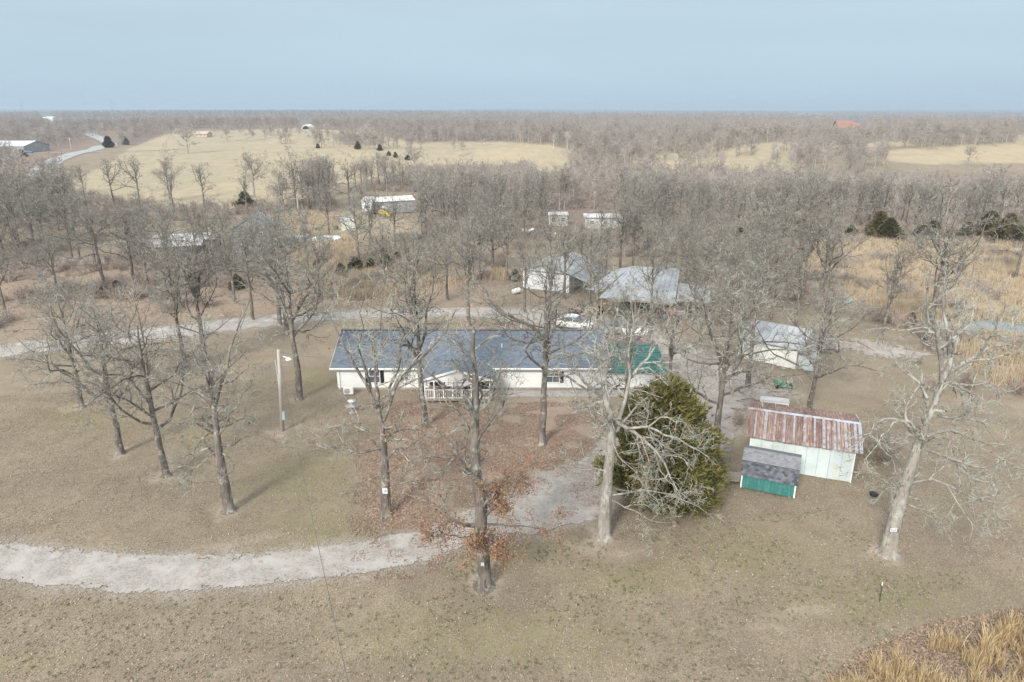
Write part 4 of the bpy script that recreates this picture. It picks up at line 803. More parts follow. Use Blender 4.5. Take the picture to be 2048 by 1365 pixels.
# bare bushes
BG = [bush_geo(300 + i, 2.2, 40, .011, 6, 6) for i in range(2)]; BM = [b.mesh('bush', M_redbush if i else mat('pale_bush', (.33, .275, .225), .95)) for i, b in enumerate(BG)]
def bush(bx, by, s_, k, label, cat='bush'):
    B = P(bx, by); o = inst('bare_bush', BM[k], None, (B.x, B.y, float(terrain(B.x, B.y)) - .05), rng.random() * 6, (s_ * 1.2, s_ * 1.2, s_)); tag(o, label, cat)
for bx, by, s_, k, lb in [(1765, 925, 1.25, 0, 'tall pale bare bush between the rusty barn and the big oak'), (1742, 905, .9, 1, 'reddish bare bush against the end of the rusty barn'), (1725, 950, .5, 1, 'low bush at the barn corner'), (1868, 780, .7, 1, 'round rusty bush behind the big oak'), (1836, 728, .4, 1, 'small dark bush left of the gravel spur end'), (1930, 775, .9, 1, 'wide rusty bush right of the big oak'), (2040, 790, .8, 1, 'rusty bush at the right edge'), (1800, 655, 1.1, 1, 'dark brown bush where the straw field meets the lawn'), (1480, 850, .6, 0, 'pale bush at the left end of the rusty barn'), (640, 525, .9, 0, 'grey bush left of the cedar row'), (1055, 480, 1.2, 1, 'dark thicket before the scrap cars'), (1440, 925, .4, 0, 'low weeds by the wooden ramp')]:
    bush(bx, by, s_, k, lb)

# ------------------------------------------------------------------ grass, weeds and leaves
M_blade = mat('dry_lawn_blades', (.3, .25, .18), 1, island=[(.17, .125, .09), (.28, .225, .165), (.37, .31, .235), (.22, .17, .12), (.50, .43, .33)])
M_green = mat('green_blades', (.1, .13, .04), 1, island=[(.12, .14, .075), (.17, .18, .095), (.22, .21, .12)])
M_sedge = mat('golden_sedge', (.5, .36, .2), 1, island=[(.42, .33, .22), (.58, .48, .34), (.50, .40, .28), (.36, .28, .21)])
M_leaf = mat('fallen_leaves', (.3, .18, .12), .9, island=[(.18, .11, .08), (.29, .18, .13), (.38, .26, .19), (.24, .15, .115), (.44, .33, .26)])
M_tanleaf = mat('pale_fallen_leaves', (.3, .2, .15), .9, island=[(.22, .165, .125), (.33, .265, .205), (.42, .345, .27), (.29, .22, .165)])
def gh(x, y):
    nr = np.exp(-(np.hypot(x, y) / 70) ** 2); return terrain(x, y) + nr * (.04 * (vnoise(x, y, 1.1) - .5) + .03 * (vnoise(x + 9, y, .45) - .5))
def pts_px(n, poly, bias=1.0):
    pts = np.array([P(a, b)[:2] for a, b in poly]); x0, y0 = pts.min(0); x1, y1 = pts.max(0); x = x0 + (x1 - x0) * rng.random(n); y = y0 + (y1 - y0) * rng.random(n) ** bias; k = inpoly(x, y, [tuple(p) for p in pts]); return x[k], y[k]
def blades(x, y, h, w, lean=.5, seg=1):
    n = len(x); z = gh(x, y); a = rng.random(n) * 6.283; ln = np.column_stack([rng.normal(0, lean, (n, 2)) * h[:, None], h]); b = np.column_stack([x, y, z]); s_ = np.column_stack([np.cos(a), np.sin(a), np.zeros(n)]) * w
    return np.stack([b - s_, b + s_, b + ln], 1).reshape(-1, 3)
NEARLAWN = [(-150, 1400), (-150, 800), (600, 760), (1300, 900), (1500, 900), (1780, 800), (2250, 860), (2250, 1400)]
def not_gravel(x, y):
    a, b, _ = proj(x, y, 0 * x); return ~(inpoly(a, b, LOW_T + LOW_B) | inpoly(a, b, YARD))
x, y = pts_px(330000, NEARLAWN, 1.25); k = not_gravel(x, y) & (vnoise(x, y, .5) > .25); x, y = x[k], y[k]
g_ = G(); g_.add(blades(x, y, .03 + .05 * rng.random(len(x)), .010 + .016 * rng.random((len(x), 1)), .9), None, np.arange(len(x) * 3).reshape(-1, 3)); o = g_.build('dry_lawn_grass', M_blade, kind='stuff')
x, y = pts_px(3600, [(850, 1400), (850, 1130), (1250, 1060), (1700, 1010), (1780, 1150), (2200, 1130), (2200, 1230), (1750, 1300), (1640, 1400)]); k = (vnoise(x, y, 2.2) > .42); x, y = x[k], y[k]
x2_, y2_ = pts_px(500, [(-100, 1400), (-100, 1200), (850, 1190), (850, 1400)]); x = np.concatenate([x, x2_]); y = np.concatenate([y, y2_])
x = np.repeat(x, 11) + rng.normal(0, .035, len(x) * 11); y = np.repeat(y, 11) + rng.normal(0, .035, len(y) * 11)
g_ = G(); g_.add(blades(x, y, .04 + .05 * rng.random(len(x)), .012 + .012 * rng.random((len(x), 1)), .8), None, np.arange(len(x) * 3).reshape(-1, 3)); g_.build('green_grass_tufts', M_green, kind='stuff')
def leafbed(name, m, xs, ys, size):
    n = len(xs); c = np.column_stack([xs, ys, gh(xs, ys) + .035 + .02 * rng.random(n)]); a = rng.random(n) * 6.28; d = np.column_stack([np.cos(a), np.sin(a), rng.normal(0, .35, n)]); e = np.column_stack([-np.sin(a), np.cos(a), rng.normal(0, .35, n)]); s_ = size * (.5 + .8 * rng.random((n, 1)))
    g_ = G(); g_.add(np.stack([c - d * s_, c + e * s_ * .55, c + d * s_, c - e * s_ * .55], 1).reshape(-1, 3), np.arange(n * 4).reshape(-1, 4)); return g_.build(name, m, kind='stuff')
x, y = pts_px(38000, Z_LITTER[0]); k = vnoise(x, y, 1.5) > .3; x, y = x[k], y[k]
xa, ya = pts_px(9000, Z_LITTER[3]); xb, yb = pts_px(30000, [(820, 1160), (1250, 1000), (1250, 880), (900, 900), (700, 1000), (700, 1160)]); kb = vnoise(xb, yb, 1.1) > .5; xb, yb = xb[kb], yb[kb]
leafbed('fallen_leaves', M_leaf, np.concatenate([x, xa, xb]), np.concatenate([y, ya, yb]), .06)
x, y = pts_px(60000, NEARLAWN, 1.1); k = not_gravel(x, y) & (vnoise(x, y, 3) > .35); leafbed('scattered_pale_leaves', M_tanleaf, x[k], y[k], .05)
x, y = pts_px(22000, Z_LITTER[1]); leafbed('fallen_leaves', M_leaf, x, y, .10)
# leaves drifted on to the gravel
x, y = pts_px(5000, LOW_T + LOW_B); a, b, _ = proj(x, y, 0 * x); k = (rng.random(len(x)) < np.where(a > 820, .9, .12)) & (vnoise(x, y, .8) > .45); leafbed('fallen_leaves', M_leaf, x[k], y[k], .06)
# brown rough and the tall golden grass in the near corner
x, y = pts_px(26000, [(1640, 1380), (1690, 1325), (1770, 1280), (1860, 1245), (2200, 1195), (2200, 1400)]); leafbed('brown_weeds', mat('brown_weeds', (.2, .13, .1), 1, island=[(.17, .12, .09), (.30, .215, .16), (.44, .345, .25), (.36, .245, .165)]), x, y, .075)
g_ = G(); nb = 30000; xw, yw = x[:9000], y[:9000]; g_.add(blades(xw, yw, .1 + .22 * rng.random(len(xw)), .008 + .01 * rng.random((len(xw), 1)), .5), None, np.arange(len(xw) * 3).reshape(-1, 3)); g_.build('brown_weeds', bpy.data.materials['brown_weeds'], kind='stuff')
def tall(cx, cy_, hs, n, R_):
    k = len(cx); x = np.repeat(cx, n) + rng.normal(0, R_, k * n); y = np.repeat(cy_, n) + rng.normal(0, R_, k * n); h = np.repeat(hs, n) * (.45 + .6 * rng.random(k * n)); z = gh(x, y); N_ = len(x)
    d = np.column_stack([(x - np.repeat(cx, n)) * 1.2 + rng.normal(0, .13, N_) - .06, (y - np.repeat(cy_, n)) * 1.2 + rng.normal(0, .13, N_)]); b = np.column_stack([x, y, z]); a = rng.random(N_) * 3.14; s_ = np.column_stack([np.cos(a), np.sin(a), 0 * a]) * .009
    m1 = b + np.column_stack([d * .45 * h[:, None], h * .6]); tp = b + np.column_stack([d * 1.5 * h[:, None], h])
    V = np.stack([b - s_, b + s_, m1 + s_ * 1.3, m1 - s_ * 1.3, tp], 1).reshape(-1, 3); i = np.arange(N_)[:, None] * 5
    return V, i + np.array([[0, 1, 2, 3]]), i + np.array([[3, 2, 4]])
cx, cy_ = pts_px(1500, [(1640, 1420), (1690, 1350), (1790, 1330), (1850, 1300), (1960, 1290), (2040, 1240), (2200, 1230), (2250, 1420)]); k = vnoise(cx, cy_, 1.2) > .36; cx, cy_ = cx[k][:330], cy_[k][:330]
V, q_, t_ = tall(cx, cy_, .35 + 1.15 * rng.random(len(cx)) ** 1.6, 46, .075); g_ = G(); g_.add(V, q_, t_); g_.build('tall_golden_grass', mat('golden_sedge_near', (.5, .36, .2), 1, island=[(.44, .32, .17), (.68, .53, .31), (.56, .42, .25), (.36, .26, .16)]), kind='stuff')
V, q_, t_ = tall(np.zeros(6), np.zeros(6), np.full(6, 1.0), 1, .3)
SED = bpy.data.collections.new('sedge_kinds')
for i in range(3):
    n = 46; x = rng.normal(0, .32, n); y = rng.normal(0, .32, n); h = .55 + .6 * rng.random(n); a = rng.random(n) * 3.14; b = np.column_stack([x, y, 0 * x]); s_ = np.column_stack([np.cos(a), np.sin(a), 0 * a]) * .028; tp = b + np.column_stack([rng.normal(0, .16, n), rng.normal(0, .16, n), h])
    g_ = G(); g_.add(np.stack([b - s_, b + s_, tp], 1).reshape(-1, 3), None, np.arange(n * 3).reshape(-1, 3)); SED.objects.link(bpy.data.objects.new('s%d' % i, g_.mesh('sedge', M_sedge)))
def sedgy(a, b, x, y):
    w = np.zeros(a.shape, bool)
    for p in Z_STRAW: w |= inpoly(a, b, p)
    w |= inpoly(a, b, [(600, 520), (1000, 500), (1020, 560), (640, 590)])
    return w & (vnoise(x, y, 2.6) > .38)
x, y, z = scatter_simple(34000, 55, 180, sedgy); gn_instances('tall_straw_grass', SED, np.column_stack([x, y, z]), rng.random(len(x)) * 6.28, .7 + .7 * rng.random(len(x)), rng.integers(0, 3, len(x)))

# ------------------------------------------------------------------ building materials
M_white = mat('white_siding', (.80, .80, .78), .6, [(.7, .45, .7, (.72, .71, .68), 4)])
M_trim = mat('white_trim', (.82, .82, .80), .5)
M_shing = mat('blue_grey_shingles', (.17, .20, .24), .95, [(40, .4, .7, (.10, .12, .15), 3)], island=[(.12, .145, .175), (.17, .20, .235), (.22, .25, .285), (.145, .17, .205)])
M_shing2 = mat('weathered_shingles', (.2, .2, .22), .95, island=[(.17, .175, .19), (.26, .26, .275), (.21, .215, .23)])
M_shing3 = mat('dark_shingles', (.1, .11, .13), .95, island=[(.055, .06, .075), (.12, .125, .145), (.17, .175, .19)])
M_gmetal = mat('green_metal_roofing', (.022, .125, .105), .5, [(1.0, .45, .7, (.05, .165, .14), 4), (2.5, .55, .68, (.20, .20, .17), 5)], spec=.4)
M_teal = mat('green_board', (.04, .18, .165), .75, [(2.5, .45, .65, (.08, .24, .22), 5, (3, 1, .4)), (5, .58, .7, (.20, .22, .20), 5)])
M_brnroof = mat('red_brown_metal', (.23, .155, .145), .8, [(1.2, .45, .65, (.28, .20, .19), 4)])
M_grmetal = mat('galvanised_sheet', (.40, .42, .44), .65, [(.6, .42, .62, (.31, .33, .355), 4), (2.5, .55, .68, (.36, .33, .30), 5)], metal=.15)
M_rust = mat('rusted_sheet', (.19, .115, .092), .9, [(1.4, .40, .62, (.29, .20, .17), 6, (4, .6, 1)), (3, .54, .68, (.42, .37, .35), 5, (6, .5, 1))], (12, .3, .02), objrand=.22)
M_silver = mat('silver_sheet', (.47, .50, .56), .6, [(2, .46, .62, (.36, .26, .22), 5)], metal=.2)
M_panel = mat('pale_metal_cladding', (.60, .67, .66), .6, [(.8, .42, .66, (.50, .57, .60), 4), (1.5, .55, .7, (.56, .55, .45), 5)], objrand=.08)
M_dark = mat('near_black_and_shade', (.02, .02, .022), .9)  # near-black for dark parts, and for shade painted as colour
M_glass = mat('window_glass', (.10, .12, .14), .1, spec=.6)
M_black = mat('black_paint', (.02, .02, .02), .5)
M_woodp = mat('weathered_planks', (.38, .33, .28), .9, [(3, .4, .6, (.27, .23, .20), 5, (8, 1, 1))], objrand=.15)
M_pole = mat('grey_pole_wood', (.56, .51, .45), .9, [(3, .4, .6, (.44, .39, .34), 5, (4, 4, .2))])
M_conc = mat('concrete', (.45, .43, .40), .9, [(2, .4, .6, (.36, .34, .32), 5)])
M_found = mat('foundation_block', (.42, .37, .33), .9, [(2, .4, .6, (.33, .28, .25), 5)])
M_tan = mat('tan_wall', (.50, .42, .33), .8); M_greyw = mat('grey_siding', (.36, .36, .35), .8, [(1, .4, .6, (.30, .30, .30), 4)])
M_mob = mat('pale_grey_roof', (.58, .57, .58), .7, [(.5, .42, .62, (.46, .45, .45), 5)])
M_redroof = mat('red_tile_roof', (.33, .165, .12), .85)

def shingles(quad, exposure, tabw, m, name, parent, th=.012, kind='stuff'):
    """overlapping shingle tabs in courses on a roof plane; quad = eaveL, eaveR, ridgeR, ridgeL"""
    e0, e1, r1, r0_ = [np.array(p, float) for p in quad]; up = np.cross(e1 - e0, r0_ - e0); up /= np.linalg.norm(up)
    if up[2] < 0: up = -up
    Lh = np.linalg.norm(r0_ - e0); nc = max(2, int(Lh / exposure)); g_ = G(); V = []
    for c in range(nc):
        f0, f1 = c / nc, min(1, (c + 1.12) / nc); a0 = e0 + (r0_ - e0) * f0; a1 = e1 + (r1 - e1) * f0; b0 = e0 + (r0_ - e0) * f1; b1 = e1 + (r1 - e1) * f1
        nt_ = max(1, int(np.linalg.norm(a1 - a0) / tabw)); of = (c % 3) / 3 / nt_; us = np.clip(np.concatenate([[0], of + np.arange(nt_ + 1) / nt_]), 0, 1); us = np.unique(us)
        for i in range(len(us) - 1):
            u0, u1 = us[i], us[i + 1] - .006 / max(.2, np.linalg.norm(a1 - a0)); h = th * (1 + .5 * rng.random())
            p = [a0 + (a1 - a0) * u0, a0 + (a1 - a0) * u1, b0 + (b1 - b0) * u1, b0 + (b1 - b0) * u0]
            V += [p[0], p[1], p[0] + up * h, p[1] + up * h, p[2] + up * .003, p[3] + up * .003]
    V = np.array(V); n = len(V) // 6; i = np.arange(n)[:, None] * 6
    g_.add(V, np.vstack([i + np.array([[0, 1, 3, 2]]), i + np.array([[2, 3, 4, 5]])])); return g_.build(name, m, parent, kind=kind)
def laps(g_, x0, x1, y, z0, z1, ny=-1, h=.20, axis='x'):
    n = max(1, round((z1 - z0) / h)); hh = (z1 - z0) / n
    for i in range(n):
        a, b = z0 + i * hh, z0 + (i + 1) * hh; o = .009 * ny
        if axis == 'x': v = [(x0, y + o, a), (x1, y + o, a), (x1, y + o * .2, b), (x0, y + o * .2, b), (x0, y, a), (x1, y, a)]
        else: v = [(y + o, x0, a), (y + o, x1, a), (y + o * .2, x1, b), (y + o * .2, x0, b), (y, x0, a), (y, x1, a)]
        g_.add(v, [(0, 1, 2, 3), (0, 4, 5, 1)])
def window(parent, x, y, z, w, h, ny=-1, shutters=True, panes=(2, 2), frame=None, rz=0):
    f = G(); t_ = .06
    for s_ in (-1, 1): f.box((x + s_ * (w / 2 + t_ / 2), y + ny * .04, z), (t_, .07, h + 2 * t_)); f.box((x, y + ny * .04, z + s_ * (h / 2 + t_ / 2)), (w, .07, t_))
    f.box((x, y + ny * .035, z), (w, .05, .04))
    for i in range(1, panes[0]): f.box((x - w / 2 + w * i / panes[0], y + ny * .034, z), (.025, .045, h))
    wo_ = f.build('window', frame or M_trim, parent); p_ = G(); p_.box((x, y + ny * .012, z), (w, .02, h)); p_.build('pane', M_glass, wo_)
    if shutters:
        for s_ in (-1, 1):
            g_ = G(); g_.box((x + s_ * (w / 2 + .24), y + ny * .04, z), (.28, .04, h + .1)); g_.build('shutter', M_black, parent)

# ------------------------------------------------------------------ the long white house
Yf = P(1000, 780).y; hx0 = P(677, 779).x; hx1 = P(1212, 782).x; WH = 2.35; HD = 9.0
H0 = thing('ranch_house', 'long low white house with blue-grey shingle roof and a gabled front porch', 'house', (0, 0, 0))
g_ = G(); g_.box(((hx0 + hx1) / 2, Yf + HD / 2, (WH + .2) / 2 + .1), (hx1 - hx0 - .03, HD - .03, WH - .2)); g_.build('wall', M_white, H0)
g_ = G(); g_.box(((hx0 + hx1) / 2, Yf + HD / 2, .1), (hx1 - hx0 - .06, HD - .06, .3)); g_.build('foundation', M_found, H0)
g_ = G(); laps(g_, hx0, hx1, Yf, .22, WH, -1); laps(g_, Yf, Yf + HD, hx0, .22, WH, -1, axis='y'); laps(g_, Yf, Yf + HD, hx1, .22, WH, 1, axis='y'); g_.build('lap_siding', M_white, H0, kind='stuff')
RZ = 4.25; RY = Yf + HD / 2; EZ = WH - .08; EY = Yf - .55; RX0, RX1 = hx0 - .45, hx1 + .3
g_ = G()
g_.slab([(RX0, EY, EZ), (RX1, EY, EZ), (RX1, RY, RZ), (RX0, RY, RZ)], .12, (0, 0, 1)); g_.slab([(RX1, Yf + HD + .55, EZ), (RX0, Yf + HD + .55, EZ), (RX0, RY, RZ - .003), (RX1, RY, RZ - .003)], .12, (0, 0, 1)); rf = g_.build('roof', M_shing3, H0)
shingles([(RX0, EY, EZ + .01), (RX1, EY, EZ + .01), (RX1, RY, RZ + .01), (RX0, RY, RZ + .01)], .15, .36, M_shing, 'shingles', rf)
shingles([(RX1, Yf + HD + .55, EZ + .01), (RX0, Yf + HD + .55, EZ + .01), (RX0, RY, RZ + .01), (RX1, RY, RZ + .01)], .3, .9, M_shing, 'back_shingles', rf)
g_ = G(); g_.box(((RX0 + RX1) / 2, RY, RZ + .05), (RX1 - RX0, .3, .06)); g_.build('ridge_cap', M_shing3, rf)
for sx in (hx0, hx1):     # gable ends
    g_ = G(); v = [(sx - .03, Yf, WH), (sx - .03, Yf + HD, WH), (sx - .03, RY, RZ - .18), (sx + .03, Yf, WH), (sx + .03, Yf + HD, WH), (sx + .03, RY, RZ - .18)]; g_.add(v, [(0, 3, 4, 1)], [(0, 1, 2), (3, 5, 4)]); g_.build('gable', M_white, H0)
g_ = G(); g_.box(((RX0 + RX1) / 2, EY - .03, EZ - .05), (RX1 - RX0, .05, .18)); g_.build('fascia', M_trim, H0)
g_ = G(); g_.box(((RX0 + RX1) / 2, EY - .11, EZ + .0), (RX1 - RX0, .10, .09)); g_.build('gutter', M_trim, H0)
for s_, sx in ((-1, RX0), (1, RX1)):
    g_ = G(); g_.slab([(sx - .03, EY, EZ), (sx + .03, EY, EZ), (sx + .03, RY, RZ), (sx - .03, RY, RZ)], .2, (0, 0, 1)); g_.build('bargeboard', M_trim, H0)
for px_ in (681, 986, 1103 - 120, 1209):
    xx = P(px_, 780).x; g_ = G(); g_.box((xx, Yf - .06, WH / 2 + .05), (.10, .08, WH - .2)); g_.build('downspout', M_trim, H0)
for px_, w, h in ((758, .9, 1.2), (1103, 1.15, 1.15), (816, .7, .8)):
    xx = P(px_, 766).x; window(H0, xx, Yf - .02, 1.35, w, h, shutters=(px_ != 816))
dx = P(1166, 780).x; g_ = G(); g_.box((dx, Yf - .03, 1.15), (.92, .06, 1.95)); d_ = g_.build('door', M_trim, H0); g_ = G(); g_.box((dx + .36, Yf - .09, 1.1), (.06, .07, .06)); g_.build('handle', M_black, d_)
for (px_, py_, h) in ((1004, 714, .3), (1006, 684, .25)):
    yy = Yf + (2.2 if py_ > 700 else 3.6); zz = EZ + (yy - EY) / (RY - EY) * (RZ - EZ); xx = Q(px_, py_, yy)[0]; g_ = G(); g_.tube([(xx, yy, zz - .1), (xx, yy, zz + h)], .07, 8); g_.build('vent_pipe', M_trim if py_ > 700 else M_black, rf)
for px_ in (1011, 1042):
    xx = Q(px_, 662, RY + 1)[0]; g_ = G(); g_.tube([(xx, RY + .8, RZ - .5), (xx, RY + .8, RZ + .55)], .05, 8); g_.build('vent_pipe', M_trim, rf)
# porch
px0, px1 = Q(846, 765, Yf - 3)[0], Q(982, 765, Yf - 3)[0]; pm = (px0 + px1) / 2; PY = Yf - 3.0; pz = .35; ez = 2.22; rz_ = 3.2; fr = 3.4
g_ = G(); g_.box((pm, (PY + Yf) / 2, pz - .06), (px1 - px0 - .3, 3.0, .12)); po = g_.build('porch_floor', M_woodp, H0)
g_ = G(); g_.box((pm, (PY + Yf) / 2 + .2, .14), (px1 - px0 - .8, 2.5, .28)); g_.build('skirting', M_dark, po)
yb = lambda z: EY + (z - EZ) / (RZ - EZ) * (RY - EY)
pr = G(); pr.slab([(px0 - .25, PY - .3, ez), (pm, PY - .3, rz_), (pm, yb(rz_) + .1, rz_), (px0 - .25, yb(ez) + .2, ez)], .1, (0, 0, 1)); pr.slab([(px1 + .25, PY - .3, ez), (pm, PY - .3, rz_ - .002), (pm, yb(rz_) + .1, rz_ - .002), (px1 + .25, yb(ez) + .2, ez)], .1, (0, 0, 1)); pro = pr.build('porch_roof', M_shing3, H0)
for s_, xe in ((-1, px0 - .25), (1, px1 + .25)):
    # courses run front to back, tabs climb towards the porch ridge
    shingles([(xe, PY - .3, ez + .012), (xe, yb(ez) + .2, ez + .012), (pm, yb(rz_) + .1, rz_ + .012), (pm, PY - .3, rz_ + .012)], .15, .36, M_shing, 'shingles', pro)
g_ = G(); y_ = PY - .1; v = [(px0 + .05, y_, ez - .02), (px1 - .05, y_, ez - .02), (pm, y_, rz_ - .14), (px0 + .05, y_ + .1, ez - .02), (px1 - .05, y_ + .1, ez - .02), (pm, y_ + .1, rz_ - .14)]; g_.add(v, [(0, 1, 4, 3)], [(0, 2, 1), (3, 4, 5)]); g_.build('porch_gable', M_white, H0)
for s_, xe in ((-1, px0 - .25), (1, px1 + .25)):
    g_ = G(); g_.slab([(xe, PY - .34, ez + .02), (pm, PY - .34, rz_ + .02), (pm, PY - .28, rz_ + .02), (xe, PY - .28, ez + .02)], .17, (0, 0, 1)); g_.build('porch_bargeboard', M_trim, H0)
g_ = G(); g_.box((pm, PY + .05, ez - .13), (px1 - px0 - .1, .12, .2)); g_.build('porch_beam', M_trim, H0)
g_ = G(); g_.box((pm, Yf - .05, 1.35), (px1 - px0 - .4, .03, 1.9)); g_.build('painted_porch_shade', M_dark, H0)  # near-black sheet over the white wall, paints the shade inside the porch
for i in range(8):
    xx = px0 + .12 + (px1 - px0 - .24) * i / 7; g_ = G(); g_.box((xx, PY + .05, (pz + ez - .2) / 2), (.09, .09, ez - .22 - pz)); g_.build('post', M_trim, po)
for zz in (pz + .12, pz + .88):
    g_ = G(); g_.box((pm, PY + .05, zz), (px1 - px0 - .24, .05, .06)); g_.build('rail', M_trim, po)
g0 = G(); g0.box((0, 0, 0), (.03, .03, .74)); bm_ = g0.mesh('baluster', M_trim)
for i in range(30):
    xx = px0 + .25 + (px1 - px0 - .5) * i / 29; inst('baluster', bm_, po, (xx, PY + .05, pz + .5))
g_ = G(); g_.box((pm + .1, PY + .14, 1.78), (2.3, .03, .52)); g_.build('roll_blind', mat('blind', (.66, .68, .70), .8), po)
for k in range(2):
    g_ = G(); g_.box((px1 - 1.1, PY - .2 - .3 * k, pz - .12 - .15 * k), (1.2, .3, .06)); g_.build('step', M_woodp, po)
# path of concrete and shrubs in front of the right half
g_ = G(); xa = P(985, 790).x; xb = P(1320, 790).x; g_.box(((xa + xb) / 2, Yf - .95, .035), (xb - xa, 1.3, .07)); o = g_.build('concrete_walk', M_conc, kind='structure')
for i, px_ in enumerate((989, 1000)): bush(px_, 792, .28, 1, ('low reddish shrub beside the porch corner', 'small reddish shrub just right of the porch corner')[i])
# green-roofed addition
gx0 = hx1 + .05; gx1 = Q(1322, 770, Yf)[0]; gy = Yf + .1; A0 = thing('green_roof_annex', 'white lap-sided annex with a green metal roof at the right end of the house', 'annex', (0, 0, 0)); gr0 = P(1325, 755).x
ew, rw = 1.92, 3.0; GYR = Yf + 4.2
g_ = G(); g_.box(((gx0 + gx1) / 2, gy + 3.915, ew / 2 + .06), (gx1 - gx0 - .03, 7.8, ew - .1)); g_.build('wall', M_white, A0)
g_ = G(); laps(g_, gx0, gx1, gy, .15, ew, -1, h=.2); laps(g_, gy, gy + 7.8, gx1, .15, ew, 1, axis='y'); g_.build('lap_siding', M_white, A0, kind='stuff')
ea, eb = gx0 + .02, gx1 + .35
nP = 12
for i in range(nP):      # horizontal metal sheets stepping up the slope, ribbed
    f0, f1 = i / nP, (i + 1.06) / nP; g_ = G(); ya, yb_ = gy - .45 + f0 * (GYR - gy + .45), gy - .45 + min(1, f1) * (GYR - gy + .45); za, zb = ew - .1 + f0 * (rw - ew + .1), ew - .1 + min(1, f1) * (rw - ew + .1)
    g_.slab([(ea, ya, za + .045), (eb, ya, za + .045), (eb, yb_, zb + .02), (ea, yb_, zb + .02)], .03, (0, 0, 1)); g_.build('roof_sheet', M_gmetal, A0)
g_ = G(); g_.slab([(ea, GYR, rw + .02), (eb, GYR, rw + .02), (eb, gy + 8.4, rw - .55), (ea, gy + 8.4, rw - .55)], .06, (0, 0, 1)); b_ = g_.build('back_roof', M_brnroof, A0)
for i in range(7):
    f = (i + .5) / 7; g_ = G(); yy = GYR + f * (gy + 8.4 - GYR); g_.box(((ea + eb) / 2, yy, rw + .045 - .57 * f), (eb - ea, .05, .03)); g_.build('seam', M_brnroof, b_)
g_ = G(); g_.box(((ea + eb) / 2, gy - .48, ew - .1), (eb - ea, .06, .12)); g_.build('green_fascia', M_gmetal, A0)
g_ = G(); v = [(gx1, gy, ew), (gx1, gy + 7.8, ew), (gx1, GYR, rw - .05), (gx1 - .05, gy, ew), (gx1 - .05, gy + 7.8, ew), (gx1 - .05, GYR, rw - .05)]; g_.add(v, None, [(0, 1, 2), (3, 5, 4)]); g_.build('gable', M_white, A0)
# outdoor unit and bird bath
B = P(698, 790); A_ = thing('heat_pump', 'small white outdoor air unit with round fan grille by the house wall', 'air unit', (B.x, B.y, 0))
g_ = G(); g_.box((0, 0, .42), (.85, .34, .62)); g_.build('case', M_trim, A_); g_ = G(); g_.lathe([(.001, 0), (.24, 0), (.24, .02), (.2, .03), (.001, .03)], S=20); o = g_.build('fan_grille', mat('grille_grey', (.35, .36, .37), .6), A_); o.rotation_euler = (math.pi / 2, 0, 0); o.location = (-.12, -.18, .42)
for s_ in (-1, 1): g_ = G(); g_.box((s_ * .3, 0, .055), (.08, .34, .11)); g_.build('foot', M_black, A_)
B = P(705, 826); A_ = thing('bird_bath', 'two-tier pale stone bird bath on the lawn before the house', 'bird bath', (B.x, B.y, 0))
g_ = G(); g_.lathe([(.30, 0), (.28, .06), (.12, .10), (.08, .30), (.10, .5), (.13, .56)], S=16); g_.build('pedestal', M_conc, A_, True)
g_ = G(); g_.lathe([(.10, .56), (.50, .64), (.56, .72), (.53, .73), (.40, .66), (.05, .64)], S=24); g_.build('lower_basin', M_conc, A_, True)
g_ = G(); g_.lathe([(.06, .64), (.06, .98), (.30, 1.05), (.34, 1.12), (.31, 1.12), (.2, 1.07), (.02, 1.06)], S=20); g_.build('upper_basin', M_trim, A_, True)

